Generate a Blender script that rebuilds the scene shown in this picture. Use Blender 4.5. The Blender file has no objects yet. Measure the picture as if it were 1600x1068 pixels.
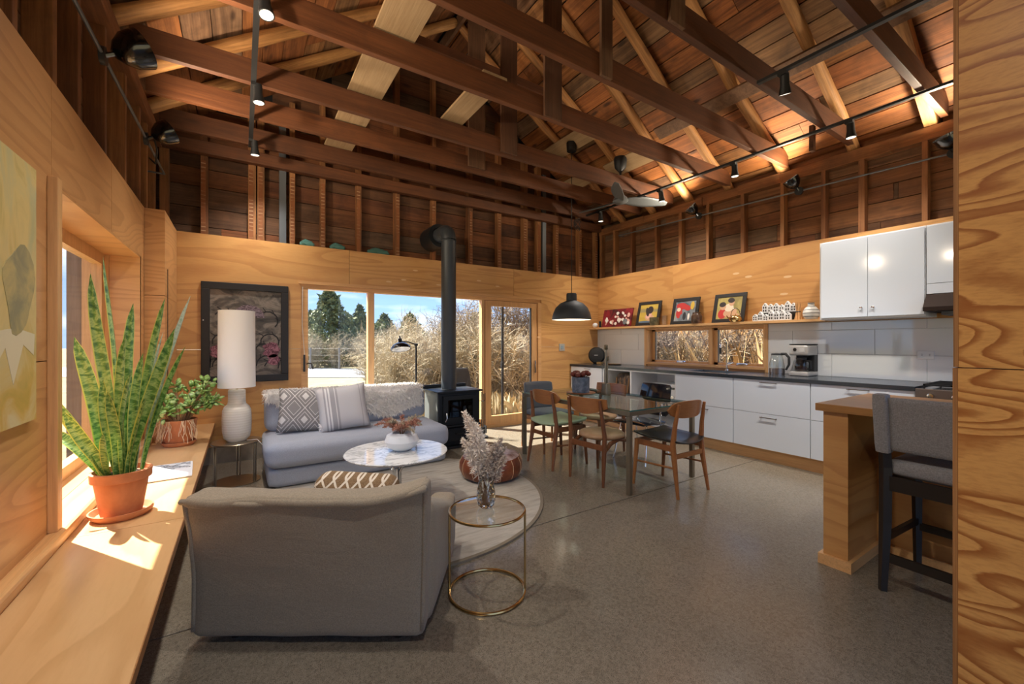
import bpy, bmesh, math, random
from mathutils import Vector, Matrix, noise
sc = bpy.context.scene
col = sc.collection
R = math.radians
# ------------------------------------------------------------ camera
YAW = R(33.05)
cam = bpy.data.objects.new('camera', bpy.data.cameras.new('camera'))
col.objects.link(cam)
cam.location = (0, 0, 1.3)
cam.rotation_euler = (R(90), 0, -YAW)
cam.data.sensor_width = 36.0
cam.data.lens = 36.0 * 650 / 1600
cam.data.clip_start = 0.03
cam.data.clip_end = 400
sc.camera = cam
# ------------------------------------------------------------ exposure
sc.view_settings.view_transform = 'Standard'
sc.view_settings.look = 'None'
sc.view_settings.gamma = 1.0
sc.view_settings.exposure = 1.15
sc.view_settings.use_curve_mapping = False
# ------------------------------------------------------------ world: spring sky with thin clouds
SKY = 0.8
w = bpy.data.worlds.new('sky'); sc.world = w; w.use_nodes = True
nt = w.node_tree; nt.nodes.clear()
tc = nt.nodes.new('ShaderNodeTexCoord')
sep = nt.nodes.new('ShaderNodeSeparateXYZ'); nt.links.new(tc.outputs['Generated'], sep.inputs[0])
rp = nt.nodes.new('ShaderNodeValToRGB')
rp.color_ramp.elements[0].position = 0.0; rp.color_ramp.elements[0].color = (0.36, 0.56, 0.88, 1)
rp.color_ramp.elements[1].position = 0.3; rp.color_ramp.elements[1].color = (0.2, 0.38, 0.78, 1)
nt.links.new(sep.outputs['Z'], rp.inputs[0])
mp = nt.nodes.new('ShaderNodeMapping'); mp.inputs['Scale'].default_value = (2.2, 2.2, 9)
nt.links.new(tc.outputs['Generated'], mp.inputs[0])
nz = nt.nodes.new('ShaderNodeTexNoise'); nz.inputs['Scale'].default_value = 1.6; nz.inputs['Detail'].default_value = 5
nt.links.new(mp.outputs[0], nz.inputs[0])
cr = nt.nodes.new('ShaderNodeValToRGB')
cr.color_ramp.elements[0].position = 0.5; cr.color_ramp.elements[0].color = (0, 0, 0, 1)
cr.color_ramp.elements[1].position = 0.72; cr.color_ramp.elements[1].color = (1, 1, 1, 1)
nt.links.new(nz.outputs[0], cr.inputs[0])
mx = nt.nodes.new('ShaderNodeMixRGB'); mx.inputs[2].default_value = (0.95, 0.96, 1.0, 1)
nt.links.new(cr.outputs[0], mx.inputs[0]); nt.links.new(rp.outputs[0], mx.inputs[1])
bg = nt.nodes.new('ShaderNodeBackground'); bg.inputs[1].default_value = SKY
nt.links.new(mx.outputs[0], bg.inputs[0])
wo = nt.nodes.new('ShaderNodeOutputWorld'); nt.links.new(bg.outputs[0], wo.inputs[0])
# ------------------------------------------------------------ sun (from behind the left corner)
SUN = 11.0
sl = bpy.data.lights.new('sun', 'SUN'); sl.energy = SUN; sl.angle = R(0.6); sl.color = (1.0, 0.93, 0.82)
so = bpy.data.objects.new('sun', sl); col.objects.link(so)
el = R(50); hx, hy = 0.569, -0.823
dvec = Vector((hx * math.cos(el), hy * math.cos(el), -math.sin(el)))
so.rotation_euler = dvec.to_track_quat('-Z', 'Y').to_euler()
so.location = (-6, 12, 12)
LAMP = 1.0   # master dimmer of the room's lamps, added unseen spots included

# ============================================================ helpers
def lin(h):
    h = h.lstrip('#'); o = []
    for i in (0, 2, 4):
        c = int(h[i:i + 2], 16) / 255
        o.append(c / 12.92 if c <= 0.04045 else ((c + 0.055) / 1.055) ** 2.4)
    return tuple(o) + (1,)

class MB:
    def __init__(s): s.v = []; s.f = []; s.uv = None
    def add(s, vs, fs):
        b = len(s.v); s.v += [tuple(p) for p in vs]; s.f += [tuple(b + i for i in f) for f in fs]; return s
    def box(s, x0, x1, y0, y1, z0, z1):
        return s.add([(x0, y0, z0), (x1, y0, z0), (x1, y1, z0), (x0, y1, z0), (x0, y0, z1), (x1, y0, z1), (x1, y1, z1), (x0, y1, z1)],
                     [(0, 3, 2, 1), (4, 5, 6, 7), (0, 1, 5, 4), (1, 2, 6, 5), (2, 3, 7, 6), (3, 0, 4, 7)])
    def bar(s, a, b, w, h, up=(0, 0, 1)):
        a = Vector(a); b = Vector(b); d = (b - a).normalized(); u = Vector(up)
        if abs(d.dot(u)) > 0.98: u = Vector((1, 0, 0))
        r = d.cross(u).normalized() * (w / 2); u = r.cross(d).normalized() * (h / 2)
        vs = [p + i * r + j * u for p in (a, b) for i, j in ((-1, -1), (1, -1), (1, 1), (-1, 1))]
        return s.add(vs, [(0, 1, 2, 3), (7, 6, 5, 4), (0, 4, 5, 1), (1, 5, 6, 2), (2, 6, 7, 3), (3, 7, 4, 0)])
    def tube(s, pts, r, n=8, caps=True):
        pts = [Vector(p) for p in pts]; m = len(pts)
        rs = r if isinstance(r, (list, tuple)) else [r] * m
        t0 = (pts[1] - pts[0]).normalized(); u = Vector((0, 0, 1))
        if abs(t0.dot(u)) > 0.9: u = Vector((0, 1, 0))
        a = t0.cross(u).normalized(); vs = []
        for i, p in enumerate(pts):
            t = (pts[min(i + 1, m - 1)] - pts[max(i - 1, 0)]).normalized()
            a = (a - t * a.dot(t)).normalized(); b = t.cross(a)
            for k in range(n):
                q = 2 * math.pi * k / n; vs.append(p + (a * math.cos(q) + b * math.sin(q)) * rs[i])
        fs = [(i * n + k, i * n + (k + 1) % n, (i + 1) * n + (k + 1) % n, (i + 1) * n + k) for i in range(m - 1) for k in range(n)]
        if caps: fs += [tuple(range(n - 1, -1, -1)), tuple((m - 1) * n + k for k in range(n))]
        return s.add(vs, fs)
    def ring(s, c, rad, r, n=40, k=6):
        vs = []; fs = []
        for i in range(n):
            a = 2 * math.pi * i / n
            for j in range(k):
                b = 2 * math.pi * j / k; q = rad + r * math.cos(b)
                vs.append((c[0] + q * math.cos(a), c[1] + q * math.sin(a), c[2] + r * math.sin(b)))
        for i in range(n):
            for j in range(k):
                fs.append((i * k + j, ((i + 1) % n) * k + j, ((i + 1) % n) * k + (j + 1) % k, i * k + (j + 1) % k))
        return s.add(vs, fs)
    def lathe(s, prof, n=32, c=(0, 0, 0), M=None):
        vs = []; fs = []; m = len(prof)
        for (r, z) in prof:
            for k in range(n):
                a = 2 * math.pi * k / n; p = Vector((r * math.cos(a), r * math.sin(a), z))
                if M is not None: p = M @ p
                vs.append(p + Vector(c))
        for i in range(m - 1):
            for k in range(n):
                fs.append((i * n + k, i * n + (k + 1) % n, (i + 1) * n + (k + 1) % n, (i + 1) * n + k))
        return s.add(vs, fs)
    def soft(s, w, d, h, r=0.05, puff=(0, 0, 0), n=12, c=(0, 0, 0), fn=None):
        half = Vector((w / 2, d / 2, h / 2)); idx = {}; vs = []; fs = []
        rr = [min(r, half[i] * 0.999) for i in range(3)]
        def tq(i): return -math.cos(math.pi * i / n) * 0.35 + (2 * i / n - 1) * 0.65
        def vid(p):
            k = tuple(round(q, 4) for q in p)
            if k in idx: return idx[k]
            q = Vector([p[i] * half[i] for i in range(3)])
            inn = Vector([max(-(half[i] - rr[i]), min(half[i] - rr[i], q[i])) for i in range(3)])
            dd = Vector([(q[i] - inn[i]) / rr[i] for i in range(3)])
            if dd.length > 1e-6: dd.normalize()
            pos = Vector([inn[i] + dd[i] * rr[i] for i in range(3)])
            for i in range(3):
                j, l = (i + 1) % 3, (i + 2) % 3
                pos[i] += p[i] * puff[i] * (1 - p[j] ** 2) * (1 - p[l] ** 2)
            pos = pos + Vector((0, 0, h / 2))
            if fn: pos = Vector(fn(pos))
            idx[k] = len(vs); vs.append(pos + Vector(c)); return idx[k]
        for ax in range(3):
            for sg in (-1, 1):
                j, l = (ax + 1) % 3, (ax + 2) % 3
                for a in range(n):
                    for b in range(n):
                        q = []
                        for (da, db) in ((0, 0), (1, 0), (1, 1), (0, 1)):
                            p = [0, 0, 0]; p[ax] = sg; p[j] = tq(a + da); p[l] = tq(b + db); q.append(vid(p))
                        fs.append(tuple(q if sg > 0 else q[::-1]))
        return s.add(vs, fs)
    def pillow(s, w, h, t, n=14, M=None):
        vs = []; fs = []; M = M or Matrix()
        for sd in (1, -1):
            b = len(vs)
            for i in range(n + 1):
                for j in range(n + 1):
                    u = 2 * i / n - 1; v = 2 * j / n - 1
                    k = max(0, (1 - u ** 4) * (1 - v ** 4)) ** 0.55
                    x = u * w / 2 * (1 - 0.07 * (1 - v * v) * abs(u)); z = v * h / 2 * (1 - 0.07 * (1 - u * u) * abs(v))
                    vs.append(M @ Vector((x, sd * t / 2 * k, z)))
            for i in range(n):
                for j in range(n):
                    q = (b + i * (n + 1) + j, b + (i + 1) * (n + 1) + j, b + (i + 1) * (n + 1) + j + 1, b + i * (n + 1) + j + 1)
                    fs.append(q if sd < 0 else q[::-1])
        return s.add(vs, fs)
    def poly(s, pts, a, b, axis):
        """closed outline extruded along an axis from a to b; pts are the other two coords"""
        def mk(p, q):
            return {'x': (q, p[0], p[1]), 'y': (p[0], q, p[1]), 'z': (p[0], p[1], q)}[axis]
        n = len(pts); vs = [mk(p, a) for p in pts] + [mk(p, b) for p in pts]
        fs = [tuple(range(n)), tuple(range(2 * n - 1, n - 1, -1))] + [(i, i + n, (i + 1) % n + n, (i + 1) % n) for i in range(n)]
        return s.add(vs, fs)
    def map(s, f):
        s.v = [tuple(f(Vector(p))) for p in s.v]; return s
    def build(s, name, mat, parent=None, smooth=False, bevel=0, loc=None, rot=None, kind=None, label=None, fix=True, sub=0):
        me = bpy.data.meshes.new(name); me.from_pydata(s.v, [], s.f)
        if fix or bevel:
            bm = bmesh.new(); bm.from_mesh(me)
            if sub == 0: bmesh.ops.remove_doubles(bm, verts=bm.verts, dist=1e-5)
            bmesh.ops.recalc_face_normals(bm, faces=bm.faces)
            if bevel:
                bmesh.ops.bevel(bm, geom=[e for e in bm.edges if e.calc_face_angle(0) > 0.6], offset=bevel, segments=2, affect='EDGES', profile=0.6)
            bm.to_mesh(me); bm.free()
        if s.uv:
            l = me.uv_layers.new(name='UVMap')
            for lp in me.loops: l.data[lp.index].uv = s.uv[lp.vertex_index]
        if smooth:
            me.polygons.foreach_set('use_smooth', [True] * len(me.polygons))
            if smooth != 'all':
                try: me.set_sharp_from_angle(angle=R(42))
                except Exception: pass
        me.materials.append(mat)
        o = bpy.data.objects.new(name, me); col.objects.link(o)
        if parent is not None: o.parent = parent
        if loc is not None: o.location = loc
        if rot is not None: o.rotation_euler = rot
        if kind: o['kind'] = kind
        if label: o['label'] = label
        return o

def tag(o, label, cat, group=None):
    o['label'] = label; o['category'] = cat
    if group: o['group'] = group
    return o
def thing(name, label, cat, loc=(0, 0, 0), rz=0, group=None):
    o = bpy.data.objects.new(name, None); col.objects.link(o); o.empty_display_size = 0.1
    o.location = loc; o.rotation_euler = (0, 0, rz)
    return tag(o, label, cat, group)
def struct(name):
    o = bpy.data.objects.new(name, None); col.objects.link(o); o['kind'] = 'structure'; o.empty_display_size = 0.1
    return o
def copy_tree(o, parent=None):
    c = o.copy(); col.objects.link(c)
    if parent is not None: c.parent = parent
    for ch in list(o.children): copy_tree(ch, c)
    return c
def spot(name, loc, aim, energy, size=70, blend=0.6, color=(1, 0.92, 0.82), rad=0.05, parent=None):
    l = bpy.data.lights.new(name, 'SPOT'); l.energy = energy * LAMP; l.spot_size = R(size); l.spot_blend = blend
    l.color = color; l.shadow_soft_size = rad
    o = bpy.data.objects.new(name, l); col.objects.link(o); o.location = loc
    o.rotation_euler = (Vector(aim) - Vector(loc)).to_track_quat('-Z', 'Y').to_euler()
    return o

# ============================================================ materials
def mat(name, base=None, rough=0.5, metal=0.0, **kw):
    m = bpy.data.materials.new(name); m.use_nodes = True
    b = m.node_tree.nodes['Principled BSDF']
    if base is not None: b.inputs['Base Color'].default_value = lin(base) if isinstance(base, str) else tuple(base) + (1,)
    b.inputs['Roughness'].default_value = rough; b.inputs['Metallic'].default_value = metal
    for k, v in kw.items(): b.inputs[k.replace('_', ' ')].default_value = v
    return m
class NT:
    def __init__(s, m): s.m = m; s.t = m.node_tree; s.b = s.t.nodes['Principled BSDF']
    def n(s, ty, **kw):
        nd = s.t.nodes.new('ShaderNode' + ty)
        for k, v in kw.items(): setattr(nd, k, v)
        return nd
    def l(s, a, b): s.t.links.new(a, b)
    def coord(s, scale=(1, 1, 1), rnd=0.0, out='Object', rot=(0, 0, 0)):
        tc = s.n('TexCoord'); mp = s.n('Mapping'); mp.inputs['Scale'].default_value = scale; mp.inputs['Rotation'].default_value = rot
        s.l(tc.outputs[out], mp.inputs[0])
        if rnd:
            oi = s.n('ObjectInfo'); mu = s.n('Math', operation='MULTIPLY'); mu.inputs[1].default_value = rnd
            s.l(oi.outputs['Random'], mu.inputs[0]); ad = s.n('VectorMath', operation='ADD')
            s.l(mp.outputs[0], ad.inputs[0]); s.l(mu.outputs[0], ad.inputs[1]); return ad.outputs[0]
        return mp.outputs[0]
    def noise(s, vec, scale=5, detail=3, rough=0.5, dist=0.0):
        x = s.n('TexNoise'); x.inputs['Scale'].default_value = scale; x.inputs['Detail'].default_value = detail
        x.inputs['Roughness'].default_value = rough; x.inputs['Distortion'].default_value = dist
        s.l(vec, x.inputs['Vector']); return x.outputs[0]
    def ramp(s, fac, stops, mode='LINEAR'):
        r = s.n('ValToRGB'); e = r.color_ramp.elements; r.color_ramp.interpolation = mode
        while len(e) < len(stops): e.new(0.5)
        for i, (p, c) in enumerate(stops):
            e[i].position = p; e[i].color = lin(c) if isinstance(c, str) else (tuple(c) + (1,) if len(c) == 3 else c)
        s.l(fac, r.inputs[0]); return r.outputs[0]
    def math(s, op, a, b=None):
        x = s.n('Math', operation=op)
        for i, q in enumerate((a, b)):
            if q is None: continue
            if isinstance(q, (int, float)): x.inputs[i].default_value = q
            else: s.l(q, x.inputs[i])
        return x.outputs[0]
    def mix(s, fac, a, b, mode='MIX'):
        x = s.n('MixRGB', blend_type=mode)
        for i, q in enumerate((fac, a, b)):
            if isinstance(q, (int, float)): x.inputs[i].default_value = q
            elif isinstance(q, str): x.inputs[i].default_value = lin(q)
            elif isinstance(q, tuple): x.inputs[i].default_value = q
            else: s.l(q, x.inputs[i])
        return x.outputs[0]
    def col(s, c): s.l(c, s.b.inputs['Base Color'])
    def bump(s, h, strength=0.2, dist=0.01):
        x = s.n('Bump'); x.inputs['Strength'].default_value = strength; x.inputs['Distance'].default_value = dist
        s.l(h, x.inputs['Height']); s.l(x.outputs[0], s.b.inputs['Normal'])
    def rnd(s): return s.n('ObjectInfo').outputs['Random']

def ply(name, light, dark, scale, bands=9.0, contrast=0.75, rough=0.42, var=0.25, tint='#b4683a'):
    """rotary-cut plywood: contour bands of a stretched noise"""
    m = mat(name, rough=rough); t = NT(m)
    v = t.coord(scale, 37.0)
    h = t.noise(v, 1.0, 1.5, 0.45, 0.25)
    fine = t.noise(t.coord(tuple(q * 9 for q in scale), 11.0), 3.0, 3, 0.6)
    k = t.math('FRACT', t.math('ADD', t.math('MULTIPLY', h, bands), t.math('MULTIPLY', fine, 0.18)))
    band = t.ramp(k, [(0.0, (0, 0, 0)), (0.5, (0.12, 0.12, 0.12)), (0.74, (0.75, 0.75, 0.75)), (0.93, (1, 1, 1)), (1.0, (0, 0, 0))])
    c = t.mix(t.math('MULTIPLY', band, contrast), light, dark)
    c = t.mix(t.math('MULTIPLY', t.ramp(fine, [(0.45, (0, 0, 0)), (0.75, (1, 1, 1))]), 0.35 * contrast), c, dark)
    c = t.mix(t.math('MULTIPLY', t.rnd(), var), c, tint)
    t.col(c); t.bump(band, 0.04, 0.002)
    return m
def wood(name, cols, axis='x', rough=0.6, grain=1.0, var=True, spread=0.5, dirt=0.3, gs=9.0, knots=0.0, bump=0.25):
    """sawn or old timber, streaks along one local axis, tone differing from piece to piece"""
    m = mat(name, rough=rough); t = NT(m)
    sc_ = {'x': (0.55, gs, gs), 'y': (gs, 0.55, gs), 'z': (gs, gs, 0.55)}[axis]
    v = t.coord(sc_, 53.0)
    a = t.noise(v, 1.6, 5, 0.62, 0.6)
    b = t.noise(t.coord((1.6, 1.6, 1.6), 71.0), 1.3, 4, 0.65, 0.4)
    if var:
        base = t.ramp(t.rnd(), [(i / (len(cols) - 1) if len(cols) > 1 else 0, c) for i, c in enumerate(cols)])
    else:
        base = t.mix(0.0, cols[0], cols[0])
    dk = t.mix(1.0, base, (spread, spread * 0.92, spread * 0.85, 1), 'MULTIPLY')
    c = t.mix(t.math('MULTIPLY', t.ramp(a, [(0.36, (0, 0, 0)), (0.68, (1, 1, 1))]), grain), base, dk)
    c = t.mix(t.math('MULTIPLY', t.ramp(b, [(0.48, (0, 0, 0)), (0.72, (1, 1, 1))]), dirt), c, '#1c120b')
    f_ = t.noise(t.coord(tuple(q * 3.2 for q in sc_), 31.0), 2.0, 4, 0.7)
    c = t.mix(t.math('MULTIPLY', t.ramp(f_, [(0.42, (0, 0, 0)), (0.66, (1, 1, 1))]), 0.45 * grain), c, t.mix(1.0, c, (0.45, 0.4, 0.36, 1), 'MULTIPLY'))
    if knots:
        ks = {'x': (2.2, 6.5, 6.5), 'y': (6.5, 2.2, 6.5), 'z': (6.5, 6.5, 2.2)}[axis]
        vo = t.n('TexVoronoi'); vo.inputs['Scale'].default_value = 0.8; t.l(t.coord(ks, 17.0), vo.inputs['Vector'])
        c = t.mix(t.math('MULTIPLY', t.ramp(vo.outputs['Distance'], [(0.07, (1, 1, 1)), (0.16, (0, 0, 0))]), knots), c, '#2a160b')
    t.col(c); t.bump(t.math('ADD', a, f_), bump, 0.004)
    return m
def fabric(name, c1, c2, scale=420, rough=0.95, bump=0.25, big=0.12, wr=0.0):
    m = mat(name, rough=rough); t = NT(m)
    a = t.noise(t.coord((1, 1, 0.35)), scale, 2, 0.7)
    b = t.noise(t.coord((0.35, 0.35, 1)), scale, 2, 0.7)
    k = t.math('MULTIPLY', t.math('ADD', a, b), 0.5)
    g = t.noise(t.coord(), 5, 3)
    c = t.mix(t.ramp(k, [(0.4, (0, 0, 0)), (0.6, (1, 1, 1))]), c1, c2)
    c = t.mix(t.math('MULTIPLY', g, big), c, c1)
    t.col(c)
    if wr:
        q = t.noise(t.coord((1, 1, 2.2)), 5.5, 4, 0.55, 1.4); t.bump(t.math('ADD', t.math('MULTIPLY', q, wr), t.math('MULTIPLY', k, 0.10)), 0.35, 0.016)
    else: t.bump(k, bump, 0.002)
    m.node_tree.nodes['Principled BSDF'].inputs['Sheen Weight'].default_value = 0.15
    return m
def glassy(name, tint=(1, 1, 1), refl=1.0, rough=0.0):
    m = bpy.data.materials.new(name); m.use_nodes = True; t = m.node_tree; t.nodes.clear()
    o = t.nodes.new('ShaderNodeOutputMaterial'); mx = t.nodes.new('ShaderNodeMixShader')
    tr = t.nodes.new('ShaderNodeBsdfTransparent'); tr.inputs[0].default_value = tuple(tint) + (1,)
    gl = t.nodes.new('ShaderNodeBsdfGlossy'); gl.inputs['Roughness'].default_value = rough
    fr = t.nodes.new('ShaderNodeFresnel'); fr.inputs[0].default_value = 1.45
    mu = t.nodes.new('ShaderNodeMath'); mu.operation = 'MULTIPLY'; mu.inputs[1].default_value = refl
    ge = t.nodes.new('ShaderNodeNewGeometry'); fb = t.nodes.new('ShaderNodeMath'); fb.operation = 'SUBTRACT'; fb.inputs[0].default_value = 1.0
    t.links.new(ge.outputs['Backfacing'], fb.inputs[1]); m2 = t.nodes.new('ShaderNodeMath'); m2.operation = 'MULTIPLY'
    t.links.new(fr.outputs[0], mu.inputs[0]); t.links.new(mu.outputs[0], m2.inputs[0]); t.links.new(fb.outputs[0], m2.inputs[1]); t.links.new(m2.outputs[0], mx.inputs[0])
    t.links.new(tr.outputs[0], mx.inputs[1]); t.links.new(gl.outputs[0], mx.inputs[2]); t.links.new(mx.outputs[0], o.inputs[0])
    return m
def emit(name, c, s):
    m = mat(name, c, 0.4); b = m.node_tree.nodes['Principled BSDF']
    b.inputs['Emission Color'].default_value = lin(c); b.inputs['Emission Strength'].default_value = s
    return m
def blotch(name, stops, scale=6, detail=4, dist=0.5, rough=0.6, sc3=(1, 1, 1), bump=0.0):
    m = mat(name, rough=rough); t = NT(m); v = t.noise(t.coord(sc3, 0), scale, detail, 0.6, dist)
    t.col(t.ramp(v, stops))
    if bump: t.bump(v, bump, 0.01)
    return m

M = {}
HG = (0.35, 0.35, 2.6)          # horizontal grain on vertical sheets
M['ply'] = ply('fir plywood', '#cf9f62', '#a87240', HG, 13, 0.55, 0.4, 0.3, '#c08048')
M['plyL'] = ply('fir plywood warm', '#cd9c66', '#a57244', HG, 17, 0.5, 0.4, 0.2, '#c08048')
M['plyB'] = ply('bench plywood', '#d8b07e', '#b78a58', (2.4, 0.35, 1), 11, 0.45, 0.32, 0.1)
M['plyS'] = ply('strong grain plywood', '#d8a05a', '#9a5b28', (0.5, 1.1, 5.0), 15, 1.0, 0.42, 0.05)
M['plyedge'] = wood('plywood edge', ['#c08a50', '#a8703c'], 'z', 0.6, 0.9, True, 0.55, 0.1, 60)
M['trim'] = wood('fir trim', ['#e3b47c', '#d8a66e'], 'z', 0.4, 0.6, True, 0.8, 0.0, 14)
M['trimx'] = wood('fir trim lengthwise', ['#e3b47c', '#d8a66e'], 'x', 0.4, 0.6, True, 0.8, 0.0, 14)
M['trimy'] = wood('fir trim along wall', ['#e3b47c', '#d8a66e'], 'y', 0.4, 0.6, True, 0.8, 0.0, 14)
M['roofb'] = wood('old roof boards', ['#b06c36', '#84502a', '#c68044', '#9a6032', '#796c5a', '#b8743c', '#8a5430', '#cc8c50', '#8a6a48', '#a2682f'], 'y', 0.75, 1.0, True, 0.42, 0.6, 12, 0.8, 0.5)
M['wallbx'] = wood('old sheathing', ['#7a4c2b', '#5e3f28', '#8a5530', '#6a5a48', '#744427'], 'x', 0.8, 0.9, True, 0.45, 0.6, 12, 0.7, 0.5)
M['wallby'] = wood('old sheathing side', ['#8a5a35', '#6e563c', '#7a4a2a', '#9a6a40', '#77604a'], 'y', 0.8, 0.9, True, 0.45, 0.5, 12, 0.7, 0.5)
M['beam'] = wood('tie beams', ['#6e4022', '#5c351c', '#7a4826'], 'x', 0.6, 0.8, True, 0.5, 0.4, 12, 0.5, 0.35)
M['pole'] = wood('peeled poles', ['#c08850', '#d09c60', '#b07c46'], 'x', 0.6, 1.0, True, 0.5, 0.3, 16, 0.5, 0.7)
M['stud'] = wood('old studs', ['#9c683c', '#b07a48', '#86552f', '#a56f42'], 'z', 0.75, 0.9, True, 0.45, 0.4, 12)
M['plank'] = wood('grey planks', ['#b89a72', '#a48a68'], 'y', 0.7, 0.6, True, 0.7, 0.15, 14)
M['hang'] = wood('hanger boards', ['#6f4c32', '#7a5a40', '#5c3a24'], 'z', 0.7, 0.8, True, 0.5, 0.35, 12)
M['platey'] = wood('old plates', ['#9a6638', '#8a5730'], 'y', 0.75, 0.9, True, 0.5, 0.4, 12)
M['lathm'] = mat('lath-marked stud', rough=0.8); t = NT(M['lathm'])
_w = t.n('TexWave'); _w.bands_direction = 'Z'; _w.inputs['Scale'].default_value = 7.5; _w.inputs['Distortion'].default_value = 2.0; _w.inputs['Detail'].default_value = 2; t.l(t.coord((1, 1, 1), 9.0), _w.inputs['Vector'])
_q = t.noise(t.coord((3, 3, 3), 5.0), 2.0, 3)
t.col(t.mix(t.math('MULTIPLY', t.ramp(_w.outputs[1], [(0.78, (0, 0, 0)), (0.9, (1, 1, 1))]), t.ramp(_q, [(0.4, (0, 0, 0)), (0.6, (1, 1, 1))])), t.ramp(_q, [(0.3, '#8a532c'), (0.7, '#6e4225')]), '#a98664'))
M['steel'] = mat('grey steel', '#6c7176', 0.45, 0.6)
M['black'] = mat('black enamel', '#0d0d0e', 0.18, 0.0, Coat_Weight=0.6)
M['blackm'] = mat('matte black', '#1a1b1d', 0.55)
M['stove'] = mat('stove black', '#1b1e21', 0.42, 0.2)
M['pipe'] = mat('stove pipe', '#3b4147', 0.45, 0.2)
M['white'] = mat('white lacquer', '#dfe8f3', 0.1, 0.0, Coat_Weight=0.5)
M['whitem'] = mat('white board', '#e6e7e8', 0.4)
M['tile'] = mat('white glazed tile', '#dfe3e6', 0.06, 0.0, Coat_Weight=0.6)
M['grout'] = mat('grout', '#cfd2d2', 0.8)
M['chrome'] = mat('chrome', '#d8dadc', 0.12, 1.0)
M['stainless'] = mat('stainless', '#8a807a', 0.32, 0.9)
M['silver'] = mat('silver plastic', '#b4b1ad', 0.3, 0.35)
M['brass'] = mat('brass', '#c2a26a', 0.22, 1.0)
M['counter'] = mat('dark stone worktop', '#2f353c', 0.22)
M['glass'] = glassy('window glass', (0.97, 0.98, 0.98), 0.8)
M['tglass'] = glassy('table glass', (0.80, 0.92, 0.90), 1.3)
M['cglass'] = glassy('clear glass', (0.93, 0.95, 0.95), 2.2, 0.03)
M['crystal'] = mat('cut crystal', '#ffffff', 0.03, Transmission_Weight=1.0, IOR=1.5)
M['bglass'] = glassy('stove glass', (0.12, 0.11, 0.1), 1.2, 0.05)
M['conc'] = mat('polished concrete', rough=0.3); t = NT(M['conc'])
_v = t.coord()
_vo = t.n('TexVoronoi'); _vo.inputs['Scale'].default_value = 95; t.l(_v, _vo.inputs['Vector'])
_a = t.ramp(_vo.outputs['Color'], [(0.0, '#4f4840'), (0.35, '#7a7267'), (0.7, '#948b80'), (1.0, '#625a51')])
_b = t.noise(_v, 0.8, 3, 0.5); _c = t.noise(_v, 260, 2)
_k = t.mix(t.ramp(_b, [(0.35, (0, 0, 0)), (0.7, (1, 1, 1))]), '#78705f', '#898072')
_k = t.mix(0.42, _k, _a); _k = t.mix(t.math('MULTIPLY', t.ramp(_c, [(0.52, (0, 0, 0)), (0.66, (1, 1, 1))]), 0.7), _k, '#3a332d')
t.col(_k); t.l(t.ramp(_b, [(0.2, (0.16, 0.16, 0.16)), (0.8, (0.27, 0.27, 0.27))]), t.b.inputs['Roughness'])
M['curb'] = blotch('concrete curb', [(0.3, '#7c7368'), (0.7, '#958b7e')], 8, 4)
M['linen'] = fabric('taupe linen', '#83796a', '#9c917f', 380, 0.95, 0.35, 0.12, 0.5)
M['sofa'] = fabric('blue grey sofa cloth', '#979dab', '#aeb4c1', 420)
M['stoolf'] = fabric('grey chenille', '#7f7e7f', '#9d9c9d', 300)
M['greyf'] = fabric('grey felt', '#5f666d', '#727a82', 400)
M['walnut'] = wood('walnut', ['#7a4a2b', '#8a5733'], 'z', 0.38, 0.7, True, 0.6, 0.1, 16)
M['teak'] = wood('teak', ['#9a6238', '#a8703f'], 'x', 0.36, 0.6, True, 0.7, 0.05, 14)
M['darkw'] = mat('espresso wood', '#26201c', 0.35)
M['bronze'] = mat('bronze steel', '#857b69', 0.38, 0.7)
M['terra'] = blotch('terracotta', [(0.25, '#b06a40'), (0.55, '#c77f52'), (0.8, '#d39a70')], 7, 5, 0.4, 0.75)
M['soil'] = blotch('soil', [(0.3, '#1d140e'), (0.7, '#3a2a1e')], 60, 3, 0, 0.95, bump=0.8)
M['ceram'] = mat('cream stoneware', rough=0.5); t = NT(M['ceram'])
_w = t.n('TexWave'); _w.bands_direction = 'Z'; _w.inputs['Scale'].default_value = 14; _w.inputs['Distortion'].default_value = 1.5; t.l(t.coord(), _w.inputs['Vector'])
t.col(t.mix(_w.outputs[1], '#e6e2d8', '#dcd7cb')); t.bump(_w.outputs[1], 0.15, 0.004)
M['shade'] = mat('linen lamp shade', '#f1eeea', 0.9, Subsurface_Weight=0.0); 
M['marble'] = mat('white marble', rough=0.08); t = NT(M['marble'])
_n = t.noise(t.coord((1, 2.2, 1)), 3.5, 8, 0.62, 1.6)
t.col(t.ramp(_n, [(0.0, '#eef0f1'), (0.47, '#e9ebec'), (0.52, '#a9adb0'), (0.57, '#e8eaeb'), (1, '#f2f3f3')]))
M['bowl'] = mat('white bowl', '#dfe4ea', 0.45)
M['leather'] = blotch('pouf leather', [(0.25, '#5a2c17'), (0.55, '#7d4023'), (0.85, '#94542f')], 9, 4, 0.5, 0.38)
M['rawhide'] = blotch('worn pouf top', [(0.35, '#5b3322'), (0.55, '#a08a86'), (0.8, '#c9bcbb')], 9, 5, 1.0, 0.35)
M['thread'] = mat('pale stitching', '#d9b48c', 0.8)
M['rug'] = mat('round rug', rough=0.95); t = NT(M['rug'])
_n = t.noise(t.coord((1, 6, 1), rot=(0, 0, 0.5)), 3.2, 6, 0.65, 0.5); _f = t.noise(t.coord(), 300, 2)
t.col(t.mix(t.math('MULTIPLY', _f, 0.25), t.ramp(_n, [(0.3, '#8d877d'), (0.45, '#aca69b'), (0.6, '#bdb7ac'), (0.75, '#979085')]), '#8a847a')); t.bump(_f, 0.4, 0.003)
M['rugedge'] = mat('rug binding', '#7f7463', 0.95)
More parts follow.
